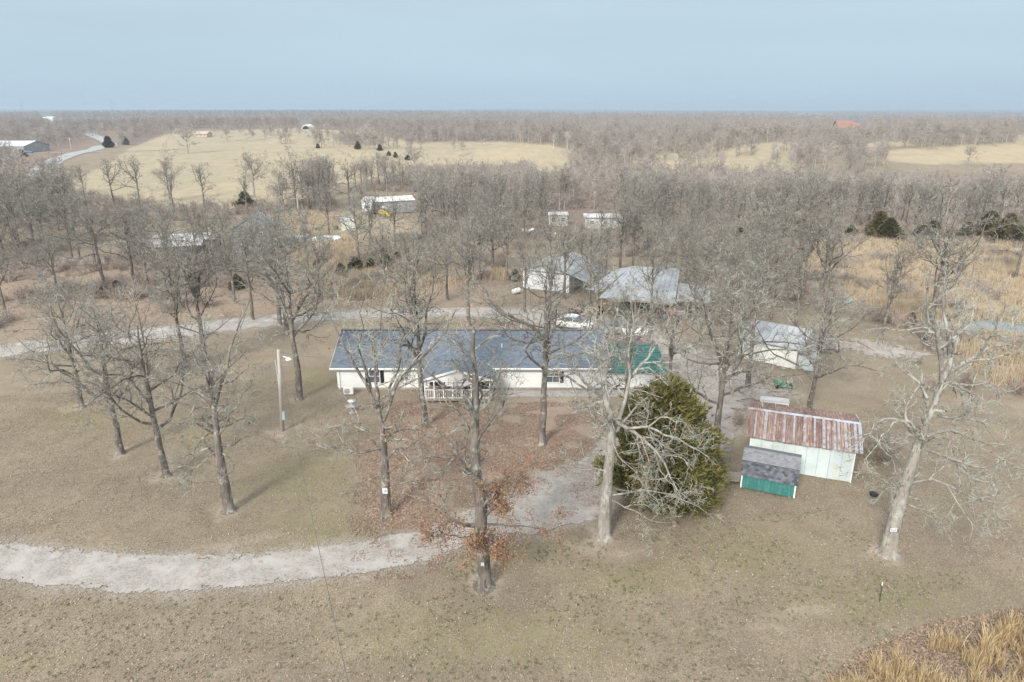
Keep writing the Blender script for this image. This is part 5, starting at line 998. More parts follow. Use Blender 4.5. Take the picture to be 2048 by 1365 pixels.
# ------------------------------------------------------------------ generic sheds and barns
def frame_from(a, b):
    """origin at the left front corner a, x axis along the front to b, y axis away from the camera"""
    A = P(*a); Bq = P(*b); d = (Bq - A); ln = d.length; return A, ln, math.atan2(d.y, d.x)
def barn(name, label, cat, a, b, depth, wh, rh, mw, mr, ridge='x', over=.3, group=None, npan=0, open_front=False, ropan=0, trim=None, mr2=None, z=None, hh=None):
    A, ln, rz = frame_from(a, b)
    zz = float(terrain(A.x, A.y)) if z is None else z
    if abs(zz) > .3: Bq = P(b[0], b[1], zz); ln = math.hypot(Bq.x - A.x, Bq.y - A.y); rz = math.atan2(Bq.y - A.y, Bq.x - A.x)
    R0 = thing(name, label, cat, (A.x, A.y, zz), rz, group)
    g_ = G(); g_.box((ln / 2, depth / 2, wh / 2), (ln - .05, depth - .05, wh))
    if ridge == 'x':
        for sx in (.03, ln - .03): g_.add([(sx, 0, wh), (sx, depth, wh), (sx, depth / 2, rh - .05)], None, [(0, 1, 2)])
        w_ = g_.build('wall', mw, R0)
        sl_ = [[(-over, -over, wh), (ln + over, -over, wh), (ln + over, depth / 2, rh), (-over, depth / 2, rh)], [(-over, depth / 2, rh - .002), (ln + over, depth / 2, rh - .002), (ln + over, depth + over, wh), (-over, depth + over, wh)]]
    else:
        for sy in (.03, depth - .03): g_.add([(0, sy, wh), (ln, sy, wh), (ln / 2, sy, rh - .05)], None, [(0, 1, 2)])
        w_ = g_.build('wall', mw, R0)
        sl_ = [[(-over, -over, wh), (ln / 2, -over, rh), (ln / 2, depth + over, rh), (-over, depth + over, wh)], [(ln / 2, -over, rh - .002), (ln + over, -over, wh), (ln + over, depth + over, wh), (ln / 2, depth + over, rh - .002)]]
    for i, s_ in enumerate(sl_):
        g_ = G(); g_.slab(s_, .07, (0, 0, 1)); rfo = g_.build('roof', (mr2 if (mr2 and i) else mr), R0)
        if ropan and (i == 0 or ridge == 'y'):
            q4 = np.array(s_); n_ = ropan; nrm = np.cross(q4[1] - q4[0], q4[3] - q4[0]); nrm /= np.linalg.norm(nrm); nrm = nrm if nrm[2] > 0 else -nrm
            e0, e1, r1, r0_ = (q4 if ridge == 'x' else (q4[[0, 3, 2, 1]] if i == 0 else q4[[1, 2, 3, 0]]))
            for k in range(n_):
                u = (k + .5) / n_; pa, pb = e0 + (e1 - e0) * u, r0_ + (r1 - r0_) * u; g2 = G(); g2.tube([pa + nrm * .02, pb + nrm * .02], .03, 4); g2.build('seam', mr, rfo)
    if npan:
        for k in range(npan):
            g_ = G(); g_.box(((k + .5) * ln / npan, -.02, wh / 2), (ln / npan - .03, .03, wh - .04)); g_.build('wall_panel', mw, R0)
    return R0, ln
# white metal barn
Rb, ln = barn('metal_barn', 'white gabled metal barn behind the upper drive, left of the wide metal roof', 'barn', (1046, 576), (1138, 587), 9.5, 2.7, 3.9, mat('barn_white', (.74, .77, .78), .6, [(.8, .4, .6, (.66, .69, .71), 4)]), M_grmetal, ridge='y', over=.45, npan=7, ropan=9)
g_ = G(); g_.slab([(ln + .4, -.2, 2.6), (ln + 3.2, -.2, 1.7), (ln + 3.2, 8.5, 1.7), (ln + .4, 8.5, 2.6)], .06, (0, 0, 1)); g_.build('lean_to_roof', M_grmetal, Rb)
for yy in (0, 4, 8.2): g_ = G(); g_.box((ln + 3.0, yy, .82), (.12, .12, 1.64)); g_.build('post', M_woodp, Rb)
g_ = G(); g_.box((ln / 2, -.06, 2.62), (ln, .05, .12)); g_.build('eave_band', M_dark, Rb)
# wide pole barn with low roofs and open front
A, ln, rz = frame_from((1215, 634), (1400, 648)); z0 = 0
Rp = thing('pole_barn', 'wide pole barn with sprawling low grey metal roofs and an open shaded front', 'barn', (A.x, A.y, 0), rz)
L_ = ln
def rslab(q4, nm='roof', n_=8):
    g_ = G(); g_.slab(q4, .07, (0, 0, 1)); r_ = g_.build(nm, M_grmetal, Rp); q4 = np.array(q4, float); nrm = np.cross(q4[1] - q4[0], q4[3] - q4[0]); nrm /= np.linalg.norm(nrm); nrm = nrm if nrm[2] > 0 else -nrm
    for k in range(n_):
        u = (k + .5) / n_; pa = q4[0] + (q4[1] - q4[0]) * u; pb = q4[3] + (q4[2] - q4[3]) * u; g2 = G(); g2.tube([pa + nrm * .02, pb + nrm * .02], .03, 4); g2.build('seam', M_grmetal, r_)
rslab([(-1.2, 0.2, 2.3), (L_ * .72, 0.2, 2.3), (L_ * .72, 10.2, 4.3), (1.6, 10.2, 4.3)], n_=12)
rslab([(1.6, 10.2, 4.29), (L_ * .72, 10.2, 4.29), (L_ * .72 + .6, 17, 2.6), (.8, 17, 2.6)], 'back_roof', 4)
rslab([(-3.8, 5.0, 2.0), (-1.25, 3.2, 2.42), (1.5, 10.1, 4.2), (-.4, 11, 3.6)], 'side_roof', 4)
rslab([(L_ * .73, 1.0, 2.35), (L_ + 1.0, 1.6, 2.25), (L_ + .9, 6.4, 2.9), (L_ * .73, 7.0, 3.2)], 'right_roof', 6)
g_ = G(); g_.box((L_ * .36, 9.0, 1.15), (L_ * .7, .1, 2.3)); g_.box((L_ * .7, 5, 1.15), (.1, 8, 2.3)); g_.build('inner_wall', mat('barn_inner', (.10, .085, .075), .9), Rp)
for i in range(7): g_ = G(); g_.box((-.9 + (L_ + 1.4) * i / 6, .5 if i < 5 else 1.7, 1.12), (.15, .15, 2.2)); g_.build('post', M_woodp, Rp)
g_ = G(); g_.box((L_ * .35, .32, 2.14), (L_ * .72, .08, .2)); g_.build('beam', M_woodp, Rp)
# white garage
Rg, ln = barn('garage', 'white garage with grey metal roof standing behind the rusty barn', 'garage', (1482, 716), (1590, 739), 6.6, 2.15, 3.3, M_white, M_grmetal, ridge='x', over=.35, ropan=9)
g_ = G(); g_.box((ln * .42, -.03, .98), (2.6, .05, 1.85)); dd = g_.build('garage_door', mat('bright_door', (.85, .84, .80), .5), Rg)
for k in range(4): g_ = G(); g_.box((ln * .42, -.065, .28 + .46 * k), (2.55, .02, .40)); g_.build('door_panel', bpy.data.materials['bright_door'], dd)
g_ = G(); g_.slab([(ln + .3, -.1, 2.05), (ln + 1.7, -.1, 1.5), (ln + 1.7, 6.2, 1.5), (ln + .3, 6.2, 2.05)], .05, (0, 0, 1)); g_.build('lean_to_roof', M_grmetal, Rg)
g_ = G(); g_.box((ln + .85, .3, .72), (1.5, .05, 1.35)); g_.build('side_panel', M_panel, Rg)
# rusty-roofed barn
A, ln, rz = frame_from((1495, 931), (1700, 965)); Rr = thing('rusty_barn', 'small barn clad in pale metal sheets under a rusty ribbed roof', 'barn', (A.x, A.y, 0), rz)
g_ = G(); g_.box((ln / 2, 2.6, 1.22), (ln - .08, 5.1, 2.44)); g_.build('inner_frame', M_panel, Rr)
for i in range(9):
    w = ln / 9; g_ = G(); g_.box(((i + .5) * w, -.01 - .008 * (i % 2), 1.22 + .01 * (i % 3)), (w - .03, .03, 2.42)); g_.build('wall_panel', M_panel, Rr)
for sx in (0, ln): g_ = G(); g_.box((sx, -.03, 1.22), (.08, .07, 2.46)); g_.build('corner_trim', M_trim, Rr)
e_ = [(-.35, -.35, 2.38), (ln + .35, -.35, 2.38), (ln + .35, 2.6, 3.3), (-.35, 2.6, 3.3)]
def roofpiece(u0, u1, e_, m, nm, lift, par, jag=0.0):
    q4 = np.array(e_, float); a0 = q4[0] + (q4[1] - q4[0]) * u0; a1 = q4[0] + (q4[1] - q4[0]) * u1; b0 = q4[3] + (q4[2] - q4[3]) * u0; b1 = q4[3] + (q4[2] - q4[3]) * u1
    dwn = (q4[0] - q4[3]); dwn /= np.linalg.norm(dwn); a0 = a0 + dwn * jag; a1 = a1 + dwn * jag
    up = np.array((0, 0, lift)); g_ = G(); g_.slab([a0 + up, a1 + up, b1 + up, b0 + up], .02, (0, 0, 1))
    for k in range(1, 4):
        f = k / 4; g_.tube([a0 + (a1 - a0) * f + up + [0, 0, .008], b0 + (b1 - b0) * f + up + [0, 0, .008]], .014, 4)
    return g_.build(nm, m, par)
nS = 12
for i in range(nS): roofpiece(i / nS, (i + .96) / nS, e_, M_rust, 'roof_sheet', .02 + .012 * (i % 2), Rr, .05 * rng.random())
for i, u in enumerate((.075, .165, .25, .335, .425, .515, .605, .685, .72, .775, .815, .87, .905, .955, .99)):
    roofpiece(u - .007 - .004 * (i % 3 == 1), u + .007 + .004 * (i % 2), e_, M_silver, 'roof_strip', .055, Rr, .04)
eb_ = [(ln + .35, 5.5, 2.75), (-.35, 5.5, 2.75), (-.35, 2.6, 3.3), (ln + .35, 2.6, 3.3)]
for i in range(8): roofpiece(i / 8, (i + .97) / 8, eb_, M_rust, 'back_sheet', .02, Rr)
g_ = G(); g_.slab([(-.4, 2.42, 3.32), (ln + .4, 2.42, 3.32), (ln + .4, 2.62, 3.38), (-.4, 2.62, 3.38)], .03, (0, 0, 1)); g_.slab([(ln + .4, 2.8, 3.32), (-.4, 2.8, 3.32), (-.4, 2.62, 3.378), (ln + .4, 2.62, 3.378)], .03, (0, 0, 1)); g_.build('ridge_cap', M_silver, Rr)
g_ = G(); g_.tube([(ln + .38, 2.6, 3.36), (ln + .38, 5.5, 2.8)], .05, 6); g_.tube([(ln + .38, 2.6, 3.36), (ln + .38, -.35, 2.44)], .05, 6); g_.build('edge_trim', M_silver, Rr)
for sx in (0.02, ln - .02):
    g_ = G(); g_.add([(sx, 0, 2.4), (sx, 5.2, 2.4), (sx, 2.6, 3.25)], None, [(0, 1, 2)]); g_.build('gable', M_panel, Rr)
# green gambrel shed
A, ln, rz = frame_from((1480, 977), (1588, 999)); Rs = thing('green_shed', 'little green shed with shingled gambrel roof in front of the rusty barn', 'shed', (A.x, A.y, 0), rz); dp = 2.7
pr_ = [(0, .12), (0, 1.12), (.42, 1.92), (dp / 2, 2.45), (dp - .42, 1.92), (dp, 1.12), (dp, .12)]
for sx in (0, ln):
    v = [(sx, a, b) for a, b in pr_]; v2 = [(sx + (.05 if sx == 0 else -.05), a, b) for a, b in pr_]; g_ = G(); n_ = len(v); g_.add(v + v2, [(i, (i + 1) % n_, n_ + (i + 1) % n_, n_ + i) for i in range(n_)], [(0, i, i + 1) for i in range(1, n_ - 1)] + [(n_, n_ + i + 1, n_ + i) for i in range(1, n_ - 1)]); g_.build('end_wall', M_trim if sx else M_teal, Rs)
g_ = G(); g_.box((ln / 2, dp / 2, .62), (ln - .12, dp - .1, 1.0)); g_.build('floor_box', M_teal, Rs)
nB = 12
for i in range(nB): w = ln / nB; g_ = G(); g_.box(((i + .5) * w, -.012, .62), (w - .012, .025, 1.0)); g_.build('board', M_teal, Rs)
for sx in (0.03, ln - .03): g_ = G(); g_.box((sx, -.03, .62), (.09, .05, 1.02)); g_.build('corner_trim', M_trim, Rs)
for nm, q4, m in (('lower_roof', [(-.1, -.12, 1.05), (ln + .1, -.12, 1.05), (ln + .1, .42, 1.97), (-.1, .42, 1.97)], M_shing3), ('upper_roof', [(-.1, .36, 1.95), (ln + .1, .36, 1.95), (ln + .1, dp / 2, 2.5), (-.1, dp / 2, 2.5)], M_shing2),
                  ('upper_roof', [(ln + .1, dp - .36, 1.95), (-.1, dp - .36, 1.95), (-.1, dp / 2, 2.498), (ln + .1, dp / 2, 2.498)], M_shing2), ('lower_roof', [(ln + .1, dp + .12, 1.05), (-.1, dp + .12, 1.05), (-.1, dp - .42, 1.97), (ln + .1, dp - .42, 1.97)], M_shing3)):
    g_ = G(); g_.slab(q4, .04, (0, 0, 1)); r_ = g_.build(nm, M_shing3, Rs); q5 = [(a, b, c + .01) for a, b, c in q4]; shingles(q5, .135, .22, m, 'shingles', r_)
g_ = G(); g_.box((ln / 2, dp / 2, 2.53), (ln + .2, .22, .05)); g_.build('ridge_cap', M_shing3, Rs)
for k in range(7): g_ = G(); g_.box((-.75, .55 + .19 * k, .14 + .004 * (k % 2)), (1.3, .17, .04), 0, 0, -.13); g_.build('ramp_plank', M_woodp, Rs)
for sx in (-.3, .0 + .3, ln - .3):
    g_ = G(); g_.box((sx if sx > 0 else .3, dp / 2, .06), (.15, dp - .1, .12)); g_.build('skid', M_woodp, Rs)
# long white box
A, ln, rz = frame_from((1519, 815), (1576, 822)); Rf = thing('white_trough', 'long white metal box lying behind the rusty barn', 'box', (A.x, A.y, 0), rz)
g_ = G(); g_.box((ln / 2, .45, .38), (ln, .85, .55)); g_.build('body', M_trim, Rf); g_ = G(); g_.box((ln / 2, .45, .69), (ln + .08, .93, .07)); g_.build('lid', M_mob, Rf)
for sx in (.2, ln - .2): g_ = G(); g_.box((sx, .45, .05), (.12, .7, .1)); g_.build('skid', M_woodp, Rf)

# ------------------------------------------------------------------ vehicles
M_tyre = mat('tyre', (.025, .025, .025), .9); M_rim = mat('rim', (.45, .46, .47), .35, metal=.8)
M_lamp = mat('lamp_lens', (.75, .78, .8), .15); M_tail = mat('tail_lens', (.45, .03, .03), .3)
def loft(secs):      # sections along x: (x, halfwidth_bottom, halfwidth_top, z0, z1)
    g_ = G(); V = []; n = len(secs)
    for x, wb, wt, z0, z1 in secs:
        zm = z0 + (z1 - z0) * .55; wm = max(wb, wt) * 1.0
        V += [(x, -wb, z0), (x, -wm, zm - .05), (x, -wm * .995, zm + .08), (x, -wt, z1), (x, wt, z1), (x, wm * .995, zm + .08), (x, wm, zm - .05), (x, wb, z0)]
    q_ = []
    for i in range(n - 1):
        for j in range(8): a = i * 8 + j; b = i * 8 + (j + 1) % 8; q_.append((a, b, b + 8, a + 8))
    g_.add(V, q_ + [(0, 3, 2, 1), (0, 7, 4, 3), (7, 6, 5, 4)] + [((n - 1) * 8 + a, (n - 1) * 8 + b, (n - 1) * 8 + c, (n - 1) * 8 + d) for a, b, c, d in ((0, 1, 2, 3), (0, 3, 4, 7), (7, 4, 5, 6))]); return g_
def wheels(R_, xs, w, r_):
    for x in xs:
        for s_ in (-1, 1):
            g_ = G(); g_.tubes(np.array([(x, s_ * (w - .2), r_), (x, s_ * (w - .17), r_), (x, s_ * (w - .01), r_), (x, s_ * w, r_)]), np.array([r_ * .86, r_, r_, r_ * .88]), 18, cap=True); t_ = g_.build('wheel', M_tyre, R_)
            g_ = G(); g_.tubes(np.array([(x, s_ * (w - .05), r_), (x, s_ * (w + .012), r_)]), np.array([r_ * .62, r_ * .55]), 14, cap=True); g_.build('rim', M_rim, t_)
def car(label, at, rz, paint, name='parked_car'):
    B = P(*at); R_ = thing(name, label, 'car', (B.x, B.y, float(terrain(B.x, B.y))), rz)
    loft([(-2.3, .70, .66, .42, .72), (-2.2, .84, .76, .30, .92), (-1.5, .88, .80, .24, .98), (0, .90, .82, .24, .95), (1.1, .88, .80, .24, .93), (1.9, .84, .72, .26, .82), (2.25, .74, .62, .34, .68)]).build('body', paint, R_, True)
    loft([(-1.75, .72, .64, .93, .97), (-1.0, .74, .58, .93, 1.40), (-.1, .74, .58, .93, 1.44), (.35, .74, .58, .92, 1.38), (1.15, .72, .64, .90, .94)]).build('windows', M_glass, R_, True)
    loft([(-1.12, .56, .50, 1.385, 1.42), (-.6, .60, .54, 1.40, 1.47), (.0, .60, .54, 1.40, 1.475), (.38, .56, .50, 1.36, 1.41)]).build('roof', paint, R_, True)
    for s_ in (-1, 1):
        for xx in (-.95, .0):
            g_ = G(); g_.box((xx + .02, s_ * .70, 1.18), (.07, .06, .46), rx=s_ * .33); g_.build('pillar', paint, R_)
        g_ = G(); g_.box((2.12, s_ * .56, .66), (.22, .26, .13)); g_.build('headlight', M_lamp, R_); g_ = G(); g_.box((-2.22, s_ * .6, .78), (.12, .26, .14)); g_.build('tail_light', M_tail, R_); g_ = G(); g_.box((.75, s_ * .92, 1.0), (.14, .14, .1)); g_.build('mirror', paint, R_)
    g_ = G(); g_.box((2.26, 0, .5), (.05, .8, .16)); g_.build('grille', M_black, R_); wheels(R_, (-1.4, 1.4), .87, .33); return R_
def pickup(label, at, rz, paint, hood, name='pickup_truck', sc=1.0):
    B = P(*at); R_ = thing(name, label, 'pickup truck', (B.x, B.y, float(terrain(B.x, B.y))), rz); R_.scale = (sc, sc, sc)
    loft([(.0, .94, .90, .42, 1.14), (.9, .96, .92, .36, 1.16), (1.9, .95, .86, .38, 1.12), (2.65, .90, .80, .42, 1.02), (2.8, .84, .74, .5, .9)]).build('body', hood, R_, True)
    loft([(-.95, .95, .92, .42, 1.14), (0.0, .95, .90, .42, 1.14)]).build('cab_lower', paint, R_, True)
    loft([(-1.0, .84, .70, 1.13, 1.70), (-.8, .84, .70, 1.13, 1.78), (.3, .84, .70, 1.13, 1.80), (.55, .84, .70, 1.13, 1.72), (1.2, .86, .78, 1.12, 1.16)]).build('windows', M_glass, R_, True)
    loft([(-1.0, .70, .66, 1.72, 1.79), (.4, .70, .66, 1.76, 1.83)]).build('roof', paint, R_, True)
    for s_ in (-1, 1):
        g_ = G(); g_.box((-1.88, s_ * .92, .80), (1.8, .09, .64)); g_.build('bed_side', paint, R_)
        g_ = G(); g_.box((-.35, s_ * .79, 1.42), (.08, .06, .6), rx=s_ * .2); g_.build('pillar', paint, R_); g_ = G(); g_.box((2.72, s_ * .66, .82), (.14, .26, .2)); g_.build('headlight', M_lamp, R_); g_ = G(); g_.box((-2.80, s_ * .86, .88), (.06, .14, .34)); g_.build('tail_light', M_tail, R_)
    g_ = G(); g_.box((-2.77, 0, .80), (.08, 1.76, .62)); g_.build('tailgate', paint, R_); g_ = G(); g_.box((-1.88, 0, .60), (1.78, 1.75, .08)); g_.build('bed_floor', M_black, R_); g_ = G(); g_.box((-.99, 0, .85), (.05, 1.75, .6)); g_.build('bed_front', paint, R_)
    g_ = G(); g_.box((-2.92, 0, .5), (.14, 1.8, .16)); g_.box((2.88, 0, .55), (.14, 1.8, .2)); g_.build('bumper', M_rim, R_); wheels(R_, (-1.85, 1.75), .93, .40); return R_
M_carw = mat('white_car_paint', (.80, .79, .76), .3, spec=.5); M_cars = mat('silver_paint', (.38, .40, .42), .3, metal=.4); M_carr = mat('red_paint', (.45, .03, .03), .4); M_carb = mat('blue_paint', (.10, .2, .35), .4)
car('white sedan parked on the upper drive beyond the house', (1148, 656), math.radians(-22), M_carw)
pickup('silver pickup with a white hood parked by the end of the house', (1248, 671), math.radians(-28), M_cars, M_carw)
# red tractor under the pole barn roof
B = P(1342, 640); R_ = thing('red_tractor', 'red tractor parked under the low roof of the wide pole barn', 'tractor', (B.x, B.y, 0), math.radians(-20))
g_ = G(); g_.box((.6, 0, 1.0), (1.5, .62, .5)); g_.build('hood', M_carr, R_); g_ = G(); g_.box((-.5, 0, .95), (.8, .9, .4)); g_.build('body', M_carr, R_); g_ = G(); g_.box((-.55, 0, 1.3), (.5, .5, .1)); g_.box((-.8, 0, 1.5), (.08, .5, .4)); g_.build('seat', M_black, R_)
for s_ in (-1, 1):
    g_ = G(); g_.box((-.7, s_ * .62, 1.32), (1.0, .3, .08)); g_.build('fender', M_carr, R_); g_ = G(); g_.tubes(np.array([(-.7, s_ * .5, .65), (-.7, s_ * .78, .65)]), np.array([.65, .65]), 18, cap=True); g_.build('rear_wheel', M_tyre, R_); g_ = G(); g_.tubes(np.array([(1.0, s_ * .45, .35), (1.0, s_ * .62, .35)]), np.array([.35, .35]), 16, cap=True); g_.build('front_wheel', M_tyre, R_)
g_ = G(); g_.tube([(.5, .1, 1.2), (.5, .1, 1.7)], .035, 6); g_.build('exhaust', M_black, R_); g_ = G(); g_.tubes(np.array([(-.05, -.18, 1.45), (-.05, .18, 1.45)]), np.array([.02, .02]), 6, cap=True); g_.tube([(.1, 0, 1.2), (-.05, 0, 1.46)], .02, 6); g_.build('steering_wheel', M_black, R_)
# green garden machine
B = P(1566, 775); R_ = thing('garden_mower', 'green riding mower between the white garage and the long white box', 'mower', (B.x, B.y, 0), math.radians(170)); M_gp = mat('green_paint', (.03, .28, .14), .4)
loft([(0, .26, .22, .35, .70), (.5, .28, .22, .33, .75), (.8, .22, .16, .36, .66)]).build('hood', M_gp, R_, True); g_ = G(); g_.box((-.2, 0, .28), (1.1, 1.0, .14)); g_.build('deck', M_gp, R_); g_ = G(); g_.box((-.45, 0, .55), (.4, .42, .08)); g_.box((-.66, 0, .72), (.07, .42, .32)); g_.build('seat', mat('pale_green_seat', (.35, .5, .42), .7), R_)
for x_, r__ in ((-.5, .25), (.6, .19)):
    for s_ in (-1, 1): g_ = G(); g_.tubes(np.array([(x_, s_ * .30, r__), (x_, s_ * .46, r__)]), np.array([r__, r__]), 14, cap=True); g_.build('wheel', M_tyre, R_)
g_ = G(); g_.tube([(.1, 0, .6), (-.12, 0, .95)], .02, 6); g_.tubes(np.array([(-.12, -.14, .95), (-.12, .14, .95)]), np.array([.02, .02]), 6, cap=True); g_.build('steering_wheel', M_black, R_)

# ------------------------------------------------------------------ pole, lamp, wires
B = P(565, 862); pt = Q(557, 700, B.y); pole_top = Vector(pt); R_ = thing('utility_pole', 'weathered wooden service pole with a yard lamp and pale blue conduit', 'utility pole', (B.x, B.y, 0)); top = pole_top - Vector((B.x, B.y, 0))
g_ = G(); g_.tube([(0, 0, -.1), tuple(top * .5), tuple(top)], [.16, .14, .12], 12); g_.build('pole', M_pole, R_, True)
M_blu = mat('pale_blue_metal', (.45, .55, .62), .5)
g_ = G(); g_.tube([(.17, -.05, .9), (.16, -.05, 3), (.10, -.05, 6.0)], .035, 8); g_.build('conduit', M_blu, R_); g_ = G(); g_.box((.24, -.05, 1.35), (.22, .16, .7)); g_.build('meter_box', M_blu, R_)
g_ = G(); g_.tube([(top.x, 0, top.z - .75), (top.x + .3, -.03, top.z - .55), (top.x + .62, -.04, top.z - .60)], .03, 8); ar = g_.build('lamp_arm', M_rim, R_)
g_ = G(); g_.lathe([(.05, .12), (.13, .08), (.24, -.05), (.20, -.10), (.02, -.16)], (top.x + .70, -.04, top.z - .72), 14); g_.build('lamp_head', mat('lamp_shade', (.78, .80, .82), .4), ar)
def wire(name, label, a, b, sag, r_, m, n=18):
    a = Vector(a); b = Vector(b); pts = [a.lerp(b, i / n) - Vector((0, 0, sag * 4 * (i / n) * (1 - i / n))) for i in range(n + 1)]; g_ = G(); g_.tube(pts, r_, 6); o = g_.build(name, m); tag(o, label, 'wire'); return o
M_wire = mat('pale_cable', (.45, .46, .48), .6); M_wired = mat('dark_cable', (.12, .12, .12), .7)
hy = Yf + 1.0; hz = EZ + (hy - EY) / (RY - EY) * (RZ - EZ) + .02
wire('service_wire', 'pale twisted cable from the lamp pole to the house roof', pole_top - Vector((0, 0, .15)), Vector(Q(700, 714, hy)[:]) + Vector((0, 0, 0)), .25, .022, M_wire)
wire('power_line', 'thin dark cable hanging from the lamp pole down the front lawn towards the viewer', pole_top - Vector((0, 0, .1)), Q(722, 1480, 13.0), 0.9, .011, M_wired, 30)
# signs on trunks
def sign(label, px, py, Y, w, h, col, marks, rz=0):
    p = Q(px, py, Y); R_ = thing('tree_sign', label, 'sign', tuple(p), rz); g_ = G(); g_.box((0, 0, 0), (w, .02, h)); g_.build('board', mat('sign_white', (.8, .8, .8), .6), R_)
    for (x_, z_, ww, hh_, c) in marks: g_ = G(); g_.box((x_ * w, -.014, z_ * h), (ww * w, .006, hh_ * h)); g_.build('marking', mat('sign_mark', c, .6), R_)
DK = (.03, .03, .04); BL = (.08, .18, .5)
sign('white rectangular sign with dark marks nailed to the massive pale oak', 1787, 1060, B2.y - .62, .36, .22, None, [(-.3, .25, .25, .2, DK), (.3, .25, .25, .2, DK), (0, -.2, .7, .16, BL)])
sign('small white notice on the trunk of the rust-leaved oak', 965, 1129, B1.y - .56, .17, .2, None, [(0, .15, .5, .22, (.35, .45, .6)), (0, -.25, .6, .14, (.3, .3, .3))])
sign('white notice with a red line and blue patch on the fork-topped oak', 770, 982, B4.y - .42, .30, .38, None, [(0, .38, .8, .08, (.6, .12, .1)), (.1, -.02, .5, .22, BL), (-.1, -.34, .5, .08, (.3, .3, .3))])
# grill, post
B = P(1743, 1012); R_ = thing('charcoal_grill', 'black round park grill on a post between the green shed and the big oak', 'grill', (B.x, B.y, 0)); g_ = G(); g_.tube([(0, 0, 0), (0, 0, .72)], .03, 8); g_.build('post', M_rim, R_); g_ = G(); g_.lathe([(.04, .70), (.22, .76), (.27, .9), (.25, .92), (.2, .80), (.02, .76)], S=18); g_.build('bowl', M_black, R_, True); g_ = G(); g_.box((0, 0, .935), (.44, .44, .015)); g_.build('grate', M_black, R_)
B = P(1759, 1204); tp_ = Q(1765, 1165, B.y); R_ = thing('fence_post', 'single green steel post with a white tip standing in the front lawn', 'post', (B.x, B.y, 0)); L2 = tp_[2]; dxx = tp_[0] - B.x
g_ = G(); g_.tube([(0, 0, -.05), (dxx * .84, 0, L2 * .84)], .024, 6); g_.build('shaft', mat('post_green', (.03, .09, .05), .6), R_); g_ = G(); g_.tube([(dxx * .84, 0, L2 * .84), (dxx, 0, L2)], .026, 6); g_.build('tip', M_trim, R_)
# overturned white tub by the metal barn, dead branch
B = P(1032, 588); R_ = thing('white_tub', 'overturned white tub on the leaves beside the white metal barn', 'tub', (B.x, B.y, 0), .5); g_ = G(); g_.tubes(np.array([(-.55, 0, .32), (-.5, 0, .33), (.5, 0, .45), (.55, 0, .46)]), np.array([.28, .34, .42, .38]), 14, cap=True); g_.build('shell', M_trim, R_, True); g_ = G(); g_.tubes(np.array([(.52, 0, .45), (.58, 0, .46)]), np.array([.44, .44]), 14, cap=True); g_.build('rim', M_mob, R_)
B = P(800, 842); g_ = G(); pts = resample([(0, 0, .02), (.1, .3, .35), (.05, .5, .3), (.3, .9, .6), (.35, 1.4, .3)], 8)[None]; g_.tubes(pts, np.linspace(.05, .02, 8)[None], 6); s1, s2 = spawn(pts, np.linspace(.05, .02, 8)[None], 4, .2, 1, (40, 80), .4, .6, 4, .3, 0, rng); g_.tubes(s1, s2, 5); o = g_.build('fallen_branch', M_limb_pale, None, True, (B.x, B.y, 0)); tag(o, 'pale broken branch lying on the leaves before the porch', 'branch')

# ------------------------------------------------------------------ trailers, sheds and junk beyond the drive
def wins(R_, n, ln, z, w=.8, h=.7, y=-.03):
    for k in range(n): window(R_, (k + .5) * ln / n, y + .02, z, w, h, shutters=False)
R_, ln = barn('long_trailer', 'long trailer home with a pale metal roof, left of the grey house', 'trailer', (309, 512), (436, 506), 5.5, 2.6, 3.3, mat('trailer_dark', (.20, .19, .17), .9, [(.8, .4, .6, (.10, .09, .08), 4)]), M_mob, ropan=10, over=.25); wins(R_, 4, ln, 1.5)
g_ = G(); g_.slab([(-.2, -2.6, 2.0), (ln * .8, -2.6, 2.0), (ln * .8, -.25, 2.55), (-.2, -.25, 2.55)], .06, (0, 0, 1)); g_.build('porch_roof', M_mob, R_)
for k in range(5): g_ = G(); g_.box((ln * .8 * k / 4, -2.5, 1.0), (.1, .1, 2.0)); g_.build('post', M_woodp, R_)
R_, ln = barn('grey_house', 'grey two-storey house with a gable and white-framed windows behind bare trees', 'house', (468, 514), (545, 512), 8, 4.6, 6.8, M_greyw, M_shing2, ridge='y', over=.3); wins(R_, 2, ln, 1.5, .9, 1.1); wins(R_, 2, ln, 3.7, .8, .9)
g_ = G(); g_.lathe([(.001, 0), (.35, 0), (.35, .04), (.001, .04)], S=16); o = g_.build('gable_vent', M_trim, R_); o.location = (ln / 2, -.04, 5.6); o.rotation_euler = (math.pi / 2, 0, 0)
R_, ln = barn('small_shed', 'small pale green shed with a flat front on the straw clearing', 'shed', (683, 461), (712, 460), 5, 2.1, 2.7, mat('pale_green', (.62, .66, .55), .7), M_mob, over=.1)
R_, ln = barn('white_mobile_home', 'white-roofed mobile home with grey skirt beyond the clearing', 'mobile home', (752, 424), (830, 424), 5.5, 3.0, 3.9, M_greyw, mat('white_roof', (.72, .71, .70), .7), ropan=8, over=.2); wins(R_, 4, ln, 1.6)
R_, ln = barn('derelict_trailer', 'derelict white trailer with a sagging porch among the trees', 'trailer', (1170, 456), (1250, 456), 5, 2.5, 3.0, mat('dirty_white', (.60, .58, .55), .8, [(.8, .45, .6, (.40, .37, .34), 5)]), M_mob, ropan=6, over=.3); wins(R_, 3, ln, 1.4)
R_, ln = barn('derelict_trailer', 'half-hidden cream trailer left of the derelict one', 'trailer', (1098, 450), (1135, 450), 5, 2.4, 2.8, mat('cream_wall', (.58, .54, .46), .8), M_mob, over=.2); wins(R_, 2, ln, 1.4)
B = P(737, 424); R_ = thing('box_truck', 'white box trailer with a blue stripe left of the mobile home', 'truck', (B.x, B.y, 0), .1)
